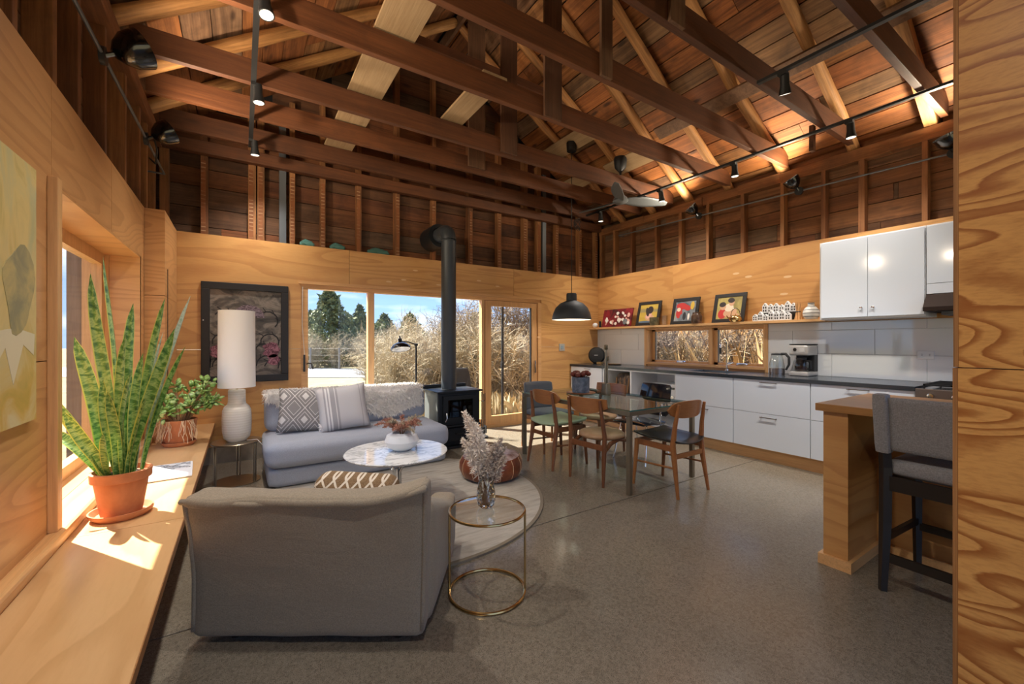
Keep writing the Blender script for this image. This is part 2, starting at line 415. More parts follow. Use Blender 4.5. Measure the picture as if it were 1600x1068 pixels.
M['wool'] = mat('sheepskin', '#f7f3ee', 0.95)
M['plume'] = mat('pampas', '#f3e7da', 0.95); M['plume2'] = mat('dark plume', '#cfbfb0', 0.95); M['stem'] = mat('dry stems', '#8d6a48', 0.9)
M['rust'] = mat('rust dried fern', '#b07f6c', 0.95); M['sage'] = mat('pale dried fern', '#b9ad98', 0.95)
M['paper'] = mat('paper', '#e6e6e6', 0.6); M['print'] = blotch('magazine print', [(0.4, '#e2e3e4'), (0.52, '#5d6167'), (0.6, '#cfd0d2')], 14, 3)
M['cord'] = mat('dark cord', '#22201f', 0.7); M['wcord'] = mat('white cord', '#d8d2c8', 0.6)
M['bulb'] = emit('lamp lens', '#fff4e0', 1.0)
M['teal'] = mat('teal insulation', '#4f7a70', 0.95)
# ============================================================ STRUCTURE
random.seed(7)
YB = 5.45; XR = 5.40; XL = -0.69; Y0 = -1.6; ZP = 2.44
RX = 2.35; SLOPE = 0.667
def zr(x, off=0.0):
    return 3.36 + SLOPE * (5.38 - (x if x >= RX else 2 * RX - x)) - off
# ---- floor
floor = struct('floor')
for (a, b) in ((Y0, -0.62), (-0.612, 2.374), (2.382, 5.62)):
    MB().box(-0.95, 5.62, a, b, -0.12, 0.0).build('slab', M['conc'], floor, bevel=0.003)
MB().box(-0.95, 5.62, Y0, 5.62, -0.3, -0.121).build('subfloor', M['blackm'], floor)
def rects(rs, axis, a, b):
    mb = MB()
    for (u0, u1, z0, z1) in rs:
        if axis == 'y': mb.box(u0, u1, a, b, z0, z1)
        else: mb.box(a, b, u0, u1, z0, z1)
    return mb
# ---- back wall
wb = struct('wall_back')
for rs in ([(-0.93, 0.59, 0.18, 1.218)], [(-0.93, 0.59, 1.222, 2.0), (-0.93, 1.128, 2.0, ZP)], [(1.132, 3.578, 2.0, ZP)],
           [(3.582, 5.56, 2.0, ZP), (4.12, 5.56, 1.222, 2.0)], [(4.12, 5.56, 0.0, 1.218)]):
    rects(rs, 'y', YB, YB + 0.15).build('plywood_panel', M['ply'], wb, fix=False)
for sx in (-0.33, 0.10, 0.185, 0.50, 0.83, 1.25, 1.74, 2.26, 2.83, 3.33, 3.82, 4.09, 4.47, 4.99, 5.38, -0.66):
    top = min(zr(sx - 0.05), zr(sx + 0.05)) - 0.02
    wdt = random.uniform(0.055, 0.085)
    MB().box(-wdt / 2, wdt / 2, 0, 0.09, 0, top - ZP).build('stud', M['stud'], wb, bevel=0.004, loc=(sx, YB + 0.02, ZP))
    if sx > -0.5: MB().box(-0.02, 0.02, -0.006, 0.0, 0, 0.78).build('lath_strip', M['lathm'], wb, loc=(sx + random.uniform(-0.01, 0.01), YB + 0.02, ZP))
for sx in (0.40, 4.19):
    MB().box(-0.035, 0.035, 0, 0.05, 0, zr(sx) - ZP - 0.1).build('steel_strap', M['steel'], wb, loc=(sx, YB + 0.01, ZP))
MB().box(-0.68, 5.42, 5.385, 5.47, 3.27, 3.40).build('wall_plate', M['beam'], wb, bevel=0.006)
z = ZP - 0.1
while z < 5.45:
    h = random.uniform(0.17, 0.25); zz = z + h
    xa = -0.85; xb = 5.55
    if zz > 3.3:
        q = (zz - 3.5) / SLOPE
        xa = max(xa, -0.85 + max(0, q)); xb = min(xb, 5.55 - max(0, q))
    if xb - xa > 0.3:
        cuts = sorted([xa, xb] + [random.uniform(xa + 0.3, xb - 0.3) for _ in range(2 if xb - xa > 3 else 0)])
        for p, q in zip(cuts, cuts[1:]):
            if q - p > 0.05:
                dy = random.uniform(0, 0.008)
                MB().box(p + 0.002, q - 0.002, YB + 0.115 + dy, YB + 0.14 + dy, z + 0.003, zz - 0.004).build('board', M['wallbx'], wb)
    z = zz
MB().poly([(-0.95, 2.3), (5.65, 2.3), (5.65, 3.5), (RX, 5.65), (-0.95, 3.5)], YB + 0.15, YB + 0.18, 'y').build('sheathing', M['blackm'], wb)
bb = MB().box(-0.55, 0.59, YB - 0.012, YB + 0.10, 0.0, 0.18).build('baseboard_back', M['curb']); bb['kind'] = 'structure'
pm_ = mat('veneer patch', '#dcb98c', 0.5)
def patch(par, axis, u, z, w=0.075, h=0.02):
    pts = [(u + w / 2 * math.cos(k * math.pi / 6), z + h / 2 * math.sin(k * math.pi / 6)) for k in range(12)]
    if axis == 'y': MB().poly(pts, YB - 0.0006, YB + 0.001, 'y').build('veneer_patch', pm_, par, fix=False)
    else: MB().poly(pts, XR - 0.0006, XR + 0.001, 'x').build('veneer_patch', pm_, par, fix=False)
for (u, z) in ((1.98, 2.27), (1.82, 2.13), (2.32, 2.10), (1.62, 2.09), (3.28, 2.15), (2.96, 2.21), (4.06, 1.38)): patch(wb, 'y', u, z)
# ---- left wall
wl = struct('wall_left')
for rs in ([(Y0, 2.6, 1.222, ZP)], [(Y0, 2.6, 0.0, 1.218)], [(2.602, 3.598, 2.0, ZP)], [(3.602, 4.66, 2.0, ZP), (4.49, 4.66, 0.0, 2.0)], [(2.602, 4.488, 0.0, 0.46)]):
    rects(rs, 'x', XL - 0.16, XL).build('plywood_panel', M['plyL'], wl, fix=False)
rects([(4.662, 5.449, 0.18, 1.698), ], 'x', XL - 0.16, -0.555).build('plywood_panel', M['plyL'], wl, fix=False)
rects([(4.662, 5.449, 1.702, ZP), ], 'x', XL - 0.16, -0.555).build('plywood_panel', M['plyL'], wl, fix=False)
MB().box(-0.556, -0.550, 4.80, 4.808, 0.45, 1.95).build('door_slot', M['darkw'], wl)
for i, sy in enumerate((-1.2, -0.6, 0.0, 0.6, 1.2, 1.8, 2.32, 2.72, 3.06, 3.57, 4.11, 4.62, 4.93, 5.35)):
    MB().box(-0.10, 0, -0.024, 0.024, 0, 0.90).build('stud', M['stud'], wl, bevel=0.004, loc=(XL - 0.02, sy, ZP))
MB().box(XL - 0.13, XL + 0.02, Y0, YB, 3.26, 3.37).build('wall_plate', M['platey'], wl, bevel=0.008)
z = ZP - 0.1
while z < 3.4:
    zz = z + random.uniform(0.17, 0.25); cuts = sorted([Y0, 5.56] + [random.uniform(0, 5) for _ in range(2)])
    for p, q in zip(cuts, cuts[1:]):
        MB().box(XL - 0.145, XL - 0.12, p + 0.002, q - 0.002, z + 0.003, zz - 0.004).build('board', M['wallby'], wl)
    z = zz
MB().box(XL - 0.18, XL - 0.16, Y0, 5.6, 2.3, 3.6).build('sheathing', M['blackm'], wl)
# ---- right wall
wr = struct('wall_right')
KY0, KY1, KZ0, KZ1 = 2.58, 4.37, 0.985, 1.505      # kitchen window opening
for rs in ([(KY1, 5.449, 0.0, 2.0), (3.9, 5.449, 2.0, ZP), (3.9, KY1, KZ1, 2.0)], [(KY0 - 0.9, 3.898, KZ1, ZP), (KY0 - 0.9, KY0, 0, KZ1), (KY0, KY1, 0, KZ0)], [(Y0, KY0 - 0.902, 0, ZP)]):
    rects(rs, 'x', XR, XR + 0.16).build('plywood_panel', M['ply'], wr, fix=False)
for sy in (-1.0, -0.4, 0.2, 0.7, 1.17, 1.65, 1.99, 2.41, 2.88, 3.36, 3.79, 4.22, 4.71, 5.09, 5.41):
    wdt = random.uniform(0.04, 0.06)
    MB().box(0, 0.10, -wdt / 2, wdt / 2, 0, 0.80).build('stud', M['stud'], wr, bevel=0.004, loc=(XR + 0.02, sy, ZP))
pl = MB()
for i in range(14):
    a = Y0 + (YB - Y0) * i / 14; b = Y0 + (YB - Y0) * (i + 1) / 14
    pl.box(XR + 0.015 + random.uniform(-0.008, 0.008), XR + 0.13, a, b, 3.205 + random.uniform(-0.008, 0.008), 3.32 + random.uniform(-0.01, 0.004))
pl.build('wall_plate', M['platey'], wr, fix=False)
z = ZP - 0.1
while z < 3.4:
    zz = z + random.uniform(0.15, 0.22); cuts = sorted([Y0, 5.56] + [random.uniform(0.5, 5) for _ in range(3)])
    for p, q in zip(cuts, cuts[1:]):
        dx = random.uniform(0, 0.01)
        MB().box(XR + 0.115 + dx, XR + 0.14 + dx, p + 0.002, q - 0.002, z + 0.003, zz - 0.004).build('board', M['wallby'], wr)
    z = zz
MB().box(XR + 0.16, XR + 0.18, Y0, 5.6, 2.3, 3.6).build('sheathing', M['blackm'], wr)
for (u, z) in ((2.34, 2.07), (2.38, 1.87), (2.79, 2.13), (2.95, 2.19)): patch(wr, 'x', u, z, 0.09, 0.028)
# backsplash tiles on the kitchen wall
def tiles(y0, y1):
    for (z0, z1, off) in ((0.927, 1.170, 1.147), (1.173, 1.428, 1.53), (1.431, 1.518, 1.147)):
        k = math.floor((y0 - off) / 0.75); y = off + k * 0.75
        while y < y1:
            a = max(y + 0.0015, y0); b = min(y + 0.7485, y1)
            if b - a > 0.02:
                MB().box(XR - 0.012, XR - 0.002, a, b, z0, z1).build('tile', M['tile'], wr, bevel=0.002)
            y += 0.75
    MB().box(XR - 0.006, XR, y0, y1, 0.925, 1.519).build('grout', M['grout'], wr)
tiles(4.405, 5.449); tiles(0.25, 2.55)
wf = struct('wall_front_unseen')
MB().poly([(-0.9, 2.6), (5.6, 2.6), (5.6, 3.4), (RX, 5.5), (-0.9, 3.4)], Y0 - 0.1, Y0, 'y').build('sky_block_gable', M['ply'], wf)  # unseen gable added to cut blue sky light and warm the bounce
# ---- ply partition beside the camera
wn = struct('wall_near')
MB().box(1.882, 1.96, Y0, 0.329, 1.2215, 2.9).build('plywood_panel', M['plyS'], wn, fix=False)
MB().box(1.880, 1.96, Y0, 0.330, 0.0, 1.2185).build('plywood_panel', M['plyS'], wn, fix=False)
MB().box(1.883, 1.96, 0.3295, 0.341, 1.2215, 2.9).build('edge_strip', M['plyedge'], wn)
MB().box(1.881, 1.96, 0.3305, 0.342, 0.0, 1.2185).build('edge_strip', M['plyedge'], wn)
# ---- ceiling: boards, pole rafters, tie beams
ceil = struct('ceiling')
PH = math.atan(SLOPE); cp, sp = math.cos(PH), math.sin(PH)
def slope_mat(side, x, y, z):
    if side > 0: X = Vector((-cp, 0, sp))
    else: X = Vector((cp, 0, sp))
    Yv = Vector((0, 1, 0)); Zv = X.cross(Yv)
    m = Matrix((X, Yv, Zv)).transposed().to_4x4(); m.translation = (x, y, z); return m
for side in (1, -1):
    ex = 5.38 if side > 0 else 2 * RX - 5.38
    sgn = -1 if side > 0 else 1                      # outward along local z
    L = (5.38 - RX) / cp
    s = -0.25
    while s < L + 0.02:
        wd = random.uniform(0.19, 0.27); e = min(s + wd, L + 0.03)
        cuts = sorted([Y0, YB + 0.12] + [random.uniform(-0.8, 5.0) for _ in range(random.choice((1, 2, 2)))])
        for p, q in zip(cuts, cuts[1:]):
            if q - p < 0.08: continue
            t0 = sgn * (0.125 + random.uniform(0, 0.007)); t1 = t0 + sgn * 0.022
            o = MB().box(s + 0.005, e - 0.006, p + 0.002, q - 0.002, min(t0, t1), max(t0, t1)).build('board', M['roofb'], ceil)
            o.matrix_basis = slope_mat(side, ex, 0, 3.36)
        s = e + 0.0001
        if e >= L + 0.03: break
    o = MB().box(-0.5, L + 0.32, Y0, YB + 0.2, min(sgn * 0.17, sgn * 0.2), max(sgn * 0.17, sgn * 0.2)).build('roof_deck', M['blackm'], ceil)
    o.matrix_basis = slope_mat(side, ex, 0, 3.36)
    for i, ry in enumerate((-0.75, -0.1, 0.5, 1.13, 1.74, 2.44, 3.09, 3.66, 4.30, 4.92)):
        if ry == 1.13:
            mb = MB().box(-0.12, L, -0.045, 0.045, 0, 0.12) if sgn > 0 else MB().box(-0.12, L, -0.045, 0.045, -0.12, 0)
        else:
            r0 = random.uniform(0.052, 0.064); pts = []; rs = []
            for k in range(15):
                f = -0.12 + (L + 0.12) * k / 14
                pts.append((f, random.uniform(-0.004, 0.004) + 0.015 * math.sin(k * 0.5 + i), sgn * (r0 + random.uniform(-0.003, 0.003)))); rs.append(r0 * random.uniform(0.95, 1.05) * (1.04 - 0.12 * k / 14))
            mb = MB().tube(pts, rs, 9)
        o = mb.build('rafter', M['pole'], ceil, smooth=(ry != 1.13))
        o.matrix_basis = slope_mat(side, ex, ry, 3.36)
beamY = (-0.2, 0.42, 1.01, 1.70, 2.34, 3.03, 3.90, 4.50, 5.16)
for by in beamY:
    MB().box(-0.66, 5.42, 0, 0.052, 0, 0.185).build('tie_beam', M['beam'], ceil, bevel=0.004, loc=(0, by, 3.365 + random.uniform(-0.008, 0.008)))
for (by, x0, x1, z0) in ((1.70, 2.30, 2.45, 3.36), (2.34, 2.33, 2.45, 3.365), (3.03, 2.31, 2.51, 3.36), (3.90, 2.38, 2.59, 3.385), (4.50, 2.29, 2.52, 3.42)):
    MB().box(x0, x1, -0.028, -0.002, z0, zr((x0 + x1) / 2) - 0.02).build('hanger', M['hang'], ceil, bevel=0.003, loc=(0, by, 0))
# loose planks lying on the tie beams, fixture boards and a purlin under the rafters
MB().box(0.80, 1.10, 1.6, 5.4, 3.56, 3.585).build('plank', M['plank'], ceil, bevel=0.003)
MB().box(1.70, 1.935, 3.05, 3.95, 3.562, 3.587).build('plank', M['plank'], ceil, bevel=0.003)
for (s0, s1, a, b) in ((1.45, 1.70, 4.25, 5.22), (0.78, 1.03, 3.62, 4.46), (0.86, 1.08, 4.72, 5.40)):
    o = MB().box(s0, s1, a, b, 0.0, 0.022).build('fixture_board', M['plank'], ceil, bevel=0.002); o.matrix_basis = slope_mat(1, 5.38, 0, 3.36)
o = MB().box(1.02, 1.18, 0.3, 3.45, 0.0, 0.035).build('purlin', M['hang'], ceil, bevel=0.003); o.matrix_basis = slope_mat(1, 5.38, 0, 3.36)
MB().box(1.15, 3.55, 4.36, 4.39, 4.555, 4.65).build('collar_tie', M['beam'], ceil)
MB().box(RX - 0.02, RX + 0.02, Y0, YB, zr(RX) - 0.03, zr(RX) + 0.12).build('ridge_board', M['hang'], ceil)
for (ix, iy) in ((5.1, 1.95),):
    MB().box(ix - 0.03, ix + 0.03, iy, iy + 0.04, 3.33, 3.6).build('block', M['beam'], ceil)
# ---- window 1: sliding door wall at the back
w1 = struct('window_1'); YF = YB + 0.045
fr = MB().box(0.59, 4.12, YF - 0.03, YF + 0.09, 1.935, 2.0).box(0.59, 0.665, YF - 0.03, YF + 0.09, 0, 1.935).box(4.055, 4.12, YF - 0.045, YF + 0.09, 0, 1.935).box(0.59, 4.12, YF - 0.03, YF + 0.09, -0.001, 0.05)
fr.build('frame', M['trimx'], w1, fix=False)
MB().box(0.56, 4.13, YB - 0.012, YB + 0.02, 1.985, 2.02).build('head_trim', M['trimx'], w1)
for (a, b) in ((1.365, 1.445), (3.03, 3.075)):
    MB().box(a, b, YF - 0.005, YF + 0.08, 0.05, 1.935).build('mullion', M['trim'], w1, bevel=0.003)
for (a, b, zb) in ((0.665, 1.365, 0.05), (1.445, 3.03, 0.05)):
    MB().box(a, b, YF + 0.02, YF + 0.06, zb, zb + 0.09).build('bottom_rail', M['trimx'], w1)
    MB().box(a, b, YF + 0.036, YF + 0.042, zb + 0.09, 1.935).build('pane', M['glass'], w1)
ds = MB().box(3.085, 3.185, YF - 0.02, YF + 0.04, 0.05, 1.93).box(3.95, 4.05, YF - 0.02, YF + 0.04, 0.05, 1.93).box(3.185, 3.95, YF - 0.02, YF + 0.04, 1.85, 1.93).box(3.185, 3.95, YF - 0.02, YF + 0.04, 0.05, 0.17)
sash = ds.build('door_sash', M['trim'], w1, fix=False)
MB().box(3.185, 3.95, YF + 0.006, YF + 0.012, 0.17, 1.85).build('pane', M['glass'], w1)
MB().box(3.935, 3.952, YF + 0.0, YF + 0.03, 0.17, 1.85).build('gasket', M['blackm'], w1)
MB().box(3.99, 4.01, YF - 0.045, YF - 0.03, 0.80, 1.0).bar((4.0, YF - 0.02, 0.82), (4.0, YF - 0.04, 0.82), 0.015, 0.015).bar((4.0, YF - 0.02, 0.98), (4.0, YF - 0.04, 0.98), 0.015, 0.015).build('handle', M['chrome'], sash)
MB().box(0.612, 0.634, YF - 0.05, YF - 0.03, 0.95, 1.15).bar((0.62, YF - 0.03, 0.97), (0.62, YF - 0.035, 0.97), 0.02, 0.02).tube([(0.65, YF - 0.05, 1.04), (0.69, YF - 0.09, 1.05), (0.71, YF - 0.09, 0.98)], 0.008, 6).build('handle', M['darkw'], w1)
MB().tube([(0.605, YF - 0.045, 1.95), (0.60, YF - 0.045, 1.5), (0.625, YF - 0.045, 1.15)], 0.004, 5).build('cable', M['wcord'], w1)
# ---- window 2: deep window over the bench
w2 = struct('window_2'); XW = -0.93
MB().box(XW - 0.1, XL - 0.001, 2.606, 4.487, 1.985, 2.0).build('head_board', M['plyL'], w2)
MB().box(XW + 0.055, XL, 4.488, 4.52, 0.46, 2.0).build('jamb_board', M['plyL'], w2)
MB().box(XW - 0.1, XW + 0.053, 4.488, 4.52, 0.46, 2.0).build('jamb_board', M['trim'], w2)
MB().box(XW - 0.1, XL, 2.58, 2.604, 0.46, 2.0).build('jamb_board', M['trim'], w2)
for (a, b) in ((XW - 0.1, -0.80), (-0.797, XL - 0.002)):
    MB().box(a, b, 2.6, 4.49, 0.44, 0.462).build('sill_board', M['plyB'], w2)
MB().box(XL - 0.005, XL + 0.055, Y0, 4.66, 0.437, 0.488).build('sill_lip', M['trimy'], w2, bevel=0.014)
MB().box(XL, XL + 0.032, 2.55, 2.606, 0.488, 2.005).build('casing', M['trim'], w2, bevel=0.002)
f2 = MB().box(XW - 0.03, XW + 0.03, 2.604, 2.70, 0.462, 1.985).box(XW - 0.03, XW + 0.03, 4.40, 4.488, 0.462, 1.985).box(XW - 0.03, XW + 0.03, 2.70, 4.40, 1.90, 1.985).box(XW - 0.03, XW + 0.03, 2.70, 4.40, 0.462, 0.54)
f2.build('frame', M['trim'], w2, fix=False)
MB().box(XW - 0.003, XW + 0.003, 2.70, 4.40, 0.54, 1.90).build('pane', M['glass'], w2)
# ---- window 3: kitchen window
w3 = struct('window_3'); XK = XR + 0.12
MB().box(XR - 0.02, XK + 0.06, KY1 - 0.022, KY1 - 0.001, KZ0, KZ1 - 0.012).build('jamb_board', M['trim'], w3)
MB().box(XR - 0.022, XR - 0.001, KY1 - 0.0009, KY1 + 0.034, 0.927, KZ1 + 0.012).build('casing', M['trim'], w3)
MB().box(XR - 0.02, XK + 0.06, KY0 + 0.001, KY0 + 0.022, KZ0, KZ1 - 0.012).build('jamb_board', M['trim'], w3)
MB().box(XR - 0.022, XR - 0.001, KY0 - 0.03, KY0 + 0.0009, 0.927, KZ1 + 0.012).build('casing', M['trim'], w3)
MB().box(XR - 0.03, XK + 0.06, KY0, KY1, KZ0 - 0.03, KZ0 + 0.004).build('sill_board', M['trimy'], w3)
MB().box(XR - 0.02, XK + 0.06, KY0, KY1, KZ1 - 0.012, KZ1 + 0.013).build('head_board', M['trimy'], w3)
MB().box(XK - 0.07, XK + 0.05, 3.31, 3.36, KZ0, KZ1 - 0.012).build('mullion', M['trim'], w3, bevel=0.002)
for (a, b) in ((KY0 + 0.0225, 3.31), (3.36, KY1 - 0.0225)):
    sa = MB().box(XK - 0.02, XK + 0.03, a, a + 0.035, KZ0, KZ1 - 0.012).box(XK - 0.02, XK + 0.03, b - 0.055, b, KZ0, KZ1 - 0.012).box(XK - 0.02, XK + 0.03, a, b, KZ0, KZ0 + 0.035).box(XK - 0.02, XK + 0.03, a, b, KZ1 - 0.04, KZ1 - 0.012)
    s_ = sa.build('sash', M['trim'], w3, fix=False)
    MB().box(XK + 0.008, XK + 0.013, a + 0.035, b - 0.055, KZ0 + 0.035, KZ1 - 0.04).build('pane', M['glass'], w3)
    MB().box(XK - 0.022, XK + 0.005, b - 0.075, b - 0.055, KZ0 + 0.035, KZ1 - 0.04).build('screen_track', M['steel'], s_)
    y = (a + b) / 2 - 0.05
    MB().soft(0.05, 0.14, 0.035, 0.015, n=6, c=(XK - 0.06, y, KZ0 + 0.001)).build('crank_handle', M['chrome'], s_, smooth=True)
# ============================================================ OUTDOORS
gm = blotch('dry lawn', [(0.3, '#6e6549'), (0.5, '#7f7557'), (0.7, '#8f8568')], 1.3, 6, 0.6, 0.95)
gr = MB().add([(-90, -40, -0.15), (90, -40, -0.15), (90, 130, -0.15), (-90, 130, -0.15)], [(0, 1, 2, 3)]).build('ground', gm); gr['kind'] = 'structure'
pt = MB().box(0.3, 6.4, 5.64, 7.0, -0.15, -0.06).build('patio_slab', M['curb']); pt['kind'] = 'structure'
C_, S_ = math.cos(YAW), math.sin(YAW)
def cv(r, d, z=0.0):                       # metres right of / ahead of the standpoint
    return Vector((r * C_ + d * S_, -r * S_ + d * C_, z))
rd = MB().add([cv(-45, 17.5, -0.13), cv(12, 16.5, -0.13), cv(12, 21.5, -0.13), cv(-45, 24.5, -0.13)], [(0, 1, 2, 3)]).build('road', blotch('asphalt', [(0.3, '#6a6d73'), (0.7, '#7b7e84')], 3, 4)); rd['kind'] = 'structure'
M['twig'] = wood('dry twigs', ['#b3a78c', '#beb298', '#a2957a'], 'z', 0.9, 0.5, True, 0.7, 0.0, 4)
M['twig2'] = wood('dark twigs', ['#807060', '#8f7f6c'], 'z', 0.9, 0.5, True, 0.7, 0.0, 4)
M['cedar'] = blotch('cedar foliage', [(0.3, '#4e5838'), (0.55, '#737a4c'), (0.8, '#9a9660')], 2.5, 4)
M['reed'] = blotch('dry reeds', [(0.3, '#94866a'), (0.5, '#aa9c7c'), (0.75, '#bbae90')], 1.2, 5)
def shrub_mesh(seed, h, spread, stems, twigs, tw=0.007, tlen=0.45):
    rn = random.Random(seed); mb = MB()
    for i in range(stems):
        a = rn.uniform(0, 2 * math.pi); lean = rn.uniform(0.05, 1) * spread; hh = h * rn.uniform(0.55, 1.0)
        p0 = Vector((rn.uniform(-.25, .25) * spread, rn.uniform(-.25, .25) * spread, 0)); pts = []
        for k in range(5):
            f = k / 4
            pts.append(p0 + Vector((math.cos(a) * lean * f ** 1.5, math.sin(a) * lean * f ** 1.5, hh * (f - 0.12 * f * f * lean))) + Vector((rn.uniform(-.05, .05), rn.uniform(-.05, .05), 0)) * (k > 0))
        mb.tube(pts, [tw * 2.2, tw * 1.8, tw * 1.4, tw, tw * 0.5], 3, False)
        for j in range(twigs):
            f = rn.uniform(0.12, 1.0) * 3.999; k = int(f); q = pts[k].lerp(pts[k + 1], f - k)
            d = Vector((rn.gauss(0, 1), rn.gauss(0, 1), rn.uniform(-0.1, 1.3))).normalized() * tlen * rn.uniform(0.4, 1)
            m_ = q + d * 0.5 + Vector((rn.uniform(-.05, .05), rn.uniform(-.05, .05), 0.02))
            mb.tube([q, m_, q + d], [tw * 0.8, tw * 0.6, tw * 0.25], 3, False)
            for _ in range(2):
                g = m_.lerp(q + d, rn.random()); d2 = Vector((rn.gauss(0, 1), rn.gauss(0, 1), rn.gauss(0.3, 1))).normalized() * tlen * 0.4
                n_ = d2.cross(Vector((0, 0, 1))).normalized() * tw * 0.5
                mb.add([g - n_, g + n_, g + d2], [(0, 1, 2)])
    return mb
SH = [shrub_mesh(3, 2.3, 1.0, 34, 30).build('bare_shrub', M['twig'], fix=False),
      shrub_mesh(5, 2.0, 1.2, 34, 30).build('bare_shrub', M['twig'], fix=False),
      shrub_mesh(8, 2.8, 0.9, 22, 34, 0.009, 0.6).build('bare_shrub', M['twig2'], fix=False)]
used = [False] * 3
def place_shrub(k, pos, s, rz, label, group):
    if used[k]:
        o = SH[k].copy(); col.objects.link(o)
    else: o = SH[k]; used[k] = True
    o.location = pos; o.scale = (s, s, s); o.rotation_euler = (0, 0, rz); tag(o, label, 'shrub', group)
rs_ = random.Random(11)
for i in range(20):
    d = rs_.uniform(8.5, 15); u = 590 + 250 * (i + 0.5) / 20
    r = (u - 800) / 650 * d
    place_shrub(rs_.choice((0, 1, 0, 1)), cv(r, d, -0.15), rs_.uniform(0.85, 1.05) * (0.7 + d * 0.03), rs_.uniform(0, 6), 'tan leafless shrub in the thicket beyond the sliding glass wall', 'bare shrubs beyond the sliding glass wall')
for i, (u, d, s) in enumerate(((735, 9.6, 1.0), (790, 9.8, 1.05), (815, 10.4, 1.2), (845, 10.2, 1.1), (700, 11.5, 1.0))):
    place_shrub(2, cv((u - 800) / 650 * d, d, -0.15), s, rs_.uniform(0, 6), 'darker open-branched shrub standing close outside the sliding door', 'dark-stemmed shrubs by the sliding door')
for i in range(9):
    y = 3.2 + i * 0.75 + rs_.uniform(-.2, .2)
    place_shrub(rs_.choice((0, 1)), (7.9 + rs_.uniform(0, 1.2), y, -0.15), rs_.uniform(0.8, 1.0), rs_.uniform(0, 6), 'tan leafless shrub seen through the kitchen window', 'bare shrubs outside the kitchen window')
for i, y in enumerate((5.6, 4.3, 6.6)):
    place_shrub(2, (7.4 + 0.3 * i, y, -0.15), 0.9, i * 2.1, 'dark forked shrub close outside the kitchen window', 'dark shrubs outside the kitchen window')
for i in range(12):
    d = rs_.uniform(22.5, 27); u = 478 + 130 * i / 11
    place_shrub(rs_.choice((0, 1)), cv((u - 800) / 650 * d, d, -0.15), rs_.uniform(0.8, 1.1), rs_.uniform(0, 6), 'pale bare shrub at the foot of the cedars across the road', 'bare shrubs across the road')
def cedar(pos, h, r, seed, label):
    rn = random.Random(seed); t_ = thing('cedar_tree', label, 'tree', pos)
    MB().tube([(0, 0, 0), (0.05, 0, h * 0.5), (0, 0, h * 0.95)], [0.12, 0.08, 0.02], 6).build('trunk', M['twig2'], t_, smooth=True)
    mb = MB()
    for i in range(7000):
        f = rn.random() ** 0.8; rad = r * (1 - f) ** 0.85 * (0.92 + 0.10 * math.sin(f * 23 + seed)) + 0.06; a = rn.uniform(0, 6.283)
        rad *= (0.8 + 0.3 * math.sin(3 * a + seed + f * 5)); q = rad * rn.uniform(0.35, 1) ** 0.5
        p = Vector((q * math.cos(a), q * math.sin(a), 0.15 + f * h)); s = rn.uniform(0.08, 0.24) * (1.6 if rn.random() < 0.06 else 1)
        u_ = Vector((rn.gauss(0, 1), rn.gauss(0, 1), rn.gauss(0.4, 1))).normalized() * s; v_ = u_.cross(Vector((rn.gauss(0, 1), rn.gauss(0, 1), rn.gauss(0, 1)))).normalized() * s * 0.45
        mb.add([p - v_, p + v_, p + u_], [(0, 1, 2)])
    mb.build('foliage', M['cedar'], t_, fix=False)
for (u, d, h, r, lb) in ((515, 26, 4.6, 2.7, 'tallest dark cedar tree across the road, left in the glass wall'), (486, 29, 3.4, 1.9, 'short cedar at the left edge of the glass wall view'),
                         (562, 30, 3.9, 1.5, 'slim cedar just left of the first mullion'), (600, 27, 3.0, 2.2, 'low olive-green cedar just right of the first mullion'),
                         (640, 25, 2.9, 2.0, 'broad olive-green cedar behind the black floor lamp'), (745, 24, 2.9, 2.2, 'olive-green cedar behind the thicket right of the stove pipe'), (545, 36, 3.6, 2.4, 'distant cedar between the tall cedar and the slim one')):
    cedar(cv((u - 800) / 650 * d, d, -0.15), h, r, int(u), lb)
# reed bank behind the kitchen window and grass tufts
bk = MB(); nx, ny = 14, 30
for i in range(nx + 1):
    for j in range(ny + 1):
        x = 8.6 + 6 * i / nx; y = -2 + 17 * j / ny
        bk.v.append((x, y, -0.2 + 2.9 * min(1, (i / nx) * 1.6) ** 0.6 + 0.25 * noise.noise((x * 1.3, y * 1.3, 0))))
bk.f = [(i * (ny + 1) + j, (i + 1) * (ny + 1) + j, (i + 1) * (ny + 1) + j + 1, i * (ny + 1) + j + 1) for i in range(nx) for j in range(ny)]
M['straw'] = blotch('straw reeds', [(0.3, '#b08f63'), (0.5, '#c9a97a'), (0.75, '#dcc196')], 1.2, 5)
b_ = bk.build('grass_bank', M['straw'], smooth='all'); b_['kind'] = 'structure'
def grass(n, spots, hmin, hmax, seed):
    rn = random.Random(seed); mb = MB()
    for i in range(n):
        x, y, z = spots(rn); a = rn.uniform(0, 6.283); h = rn.uniform(hmin, hmax); wd = rn.uniform(0.004, 0.009)
        l = Vector((math.cos(a), math.sin(a), 0)); dr = Vector((rn.gauss(0, .25), rn.gauss(0, .25), 1)) * h; p = Vector((x, y, z))
        mb.add([p - l * wd, p + l * wd, p + dr * 0.6 + l * wd * 0.6, p + dr + Vector((rn.gauss(0, .08), rn.gauss(0, .08), -0.05))], [(0, 1, 2), (0, 2, 3)])
    return mb
def s1(rn):
    d = 7.6 + 9 * rn.random() ** 1.3; u = rn.uniform(575, 860); p = cv((u - 800) / 650 * d, d, -0.15); return p.x, p.y, p.z
g_ = grass(9000, s1, 0.15, 0.6, 2).build('dry_grass', M['reed'], fix=False); g_['kind'] = 'stuff'; tag(g_, 'tall dry tan grass growing between the shrubs beyond the glass wall', 'grass')
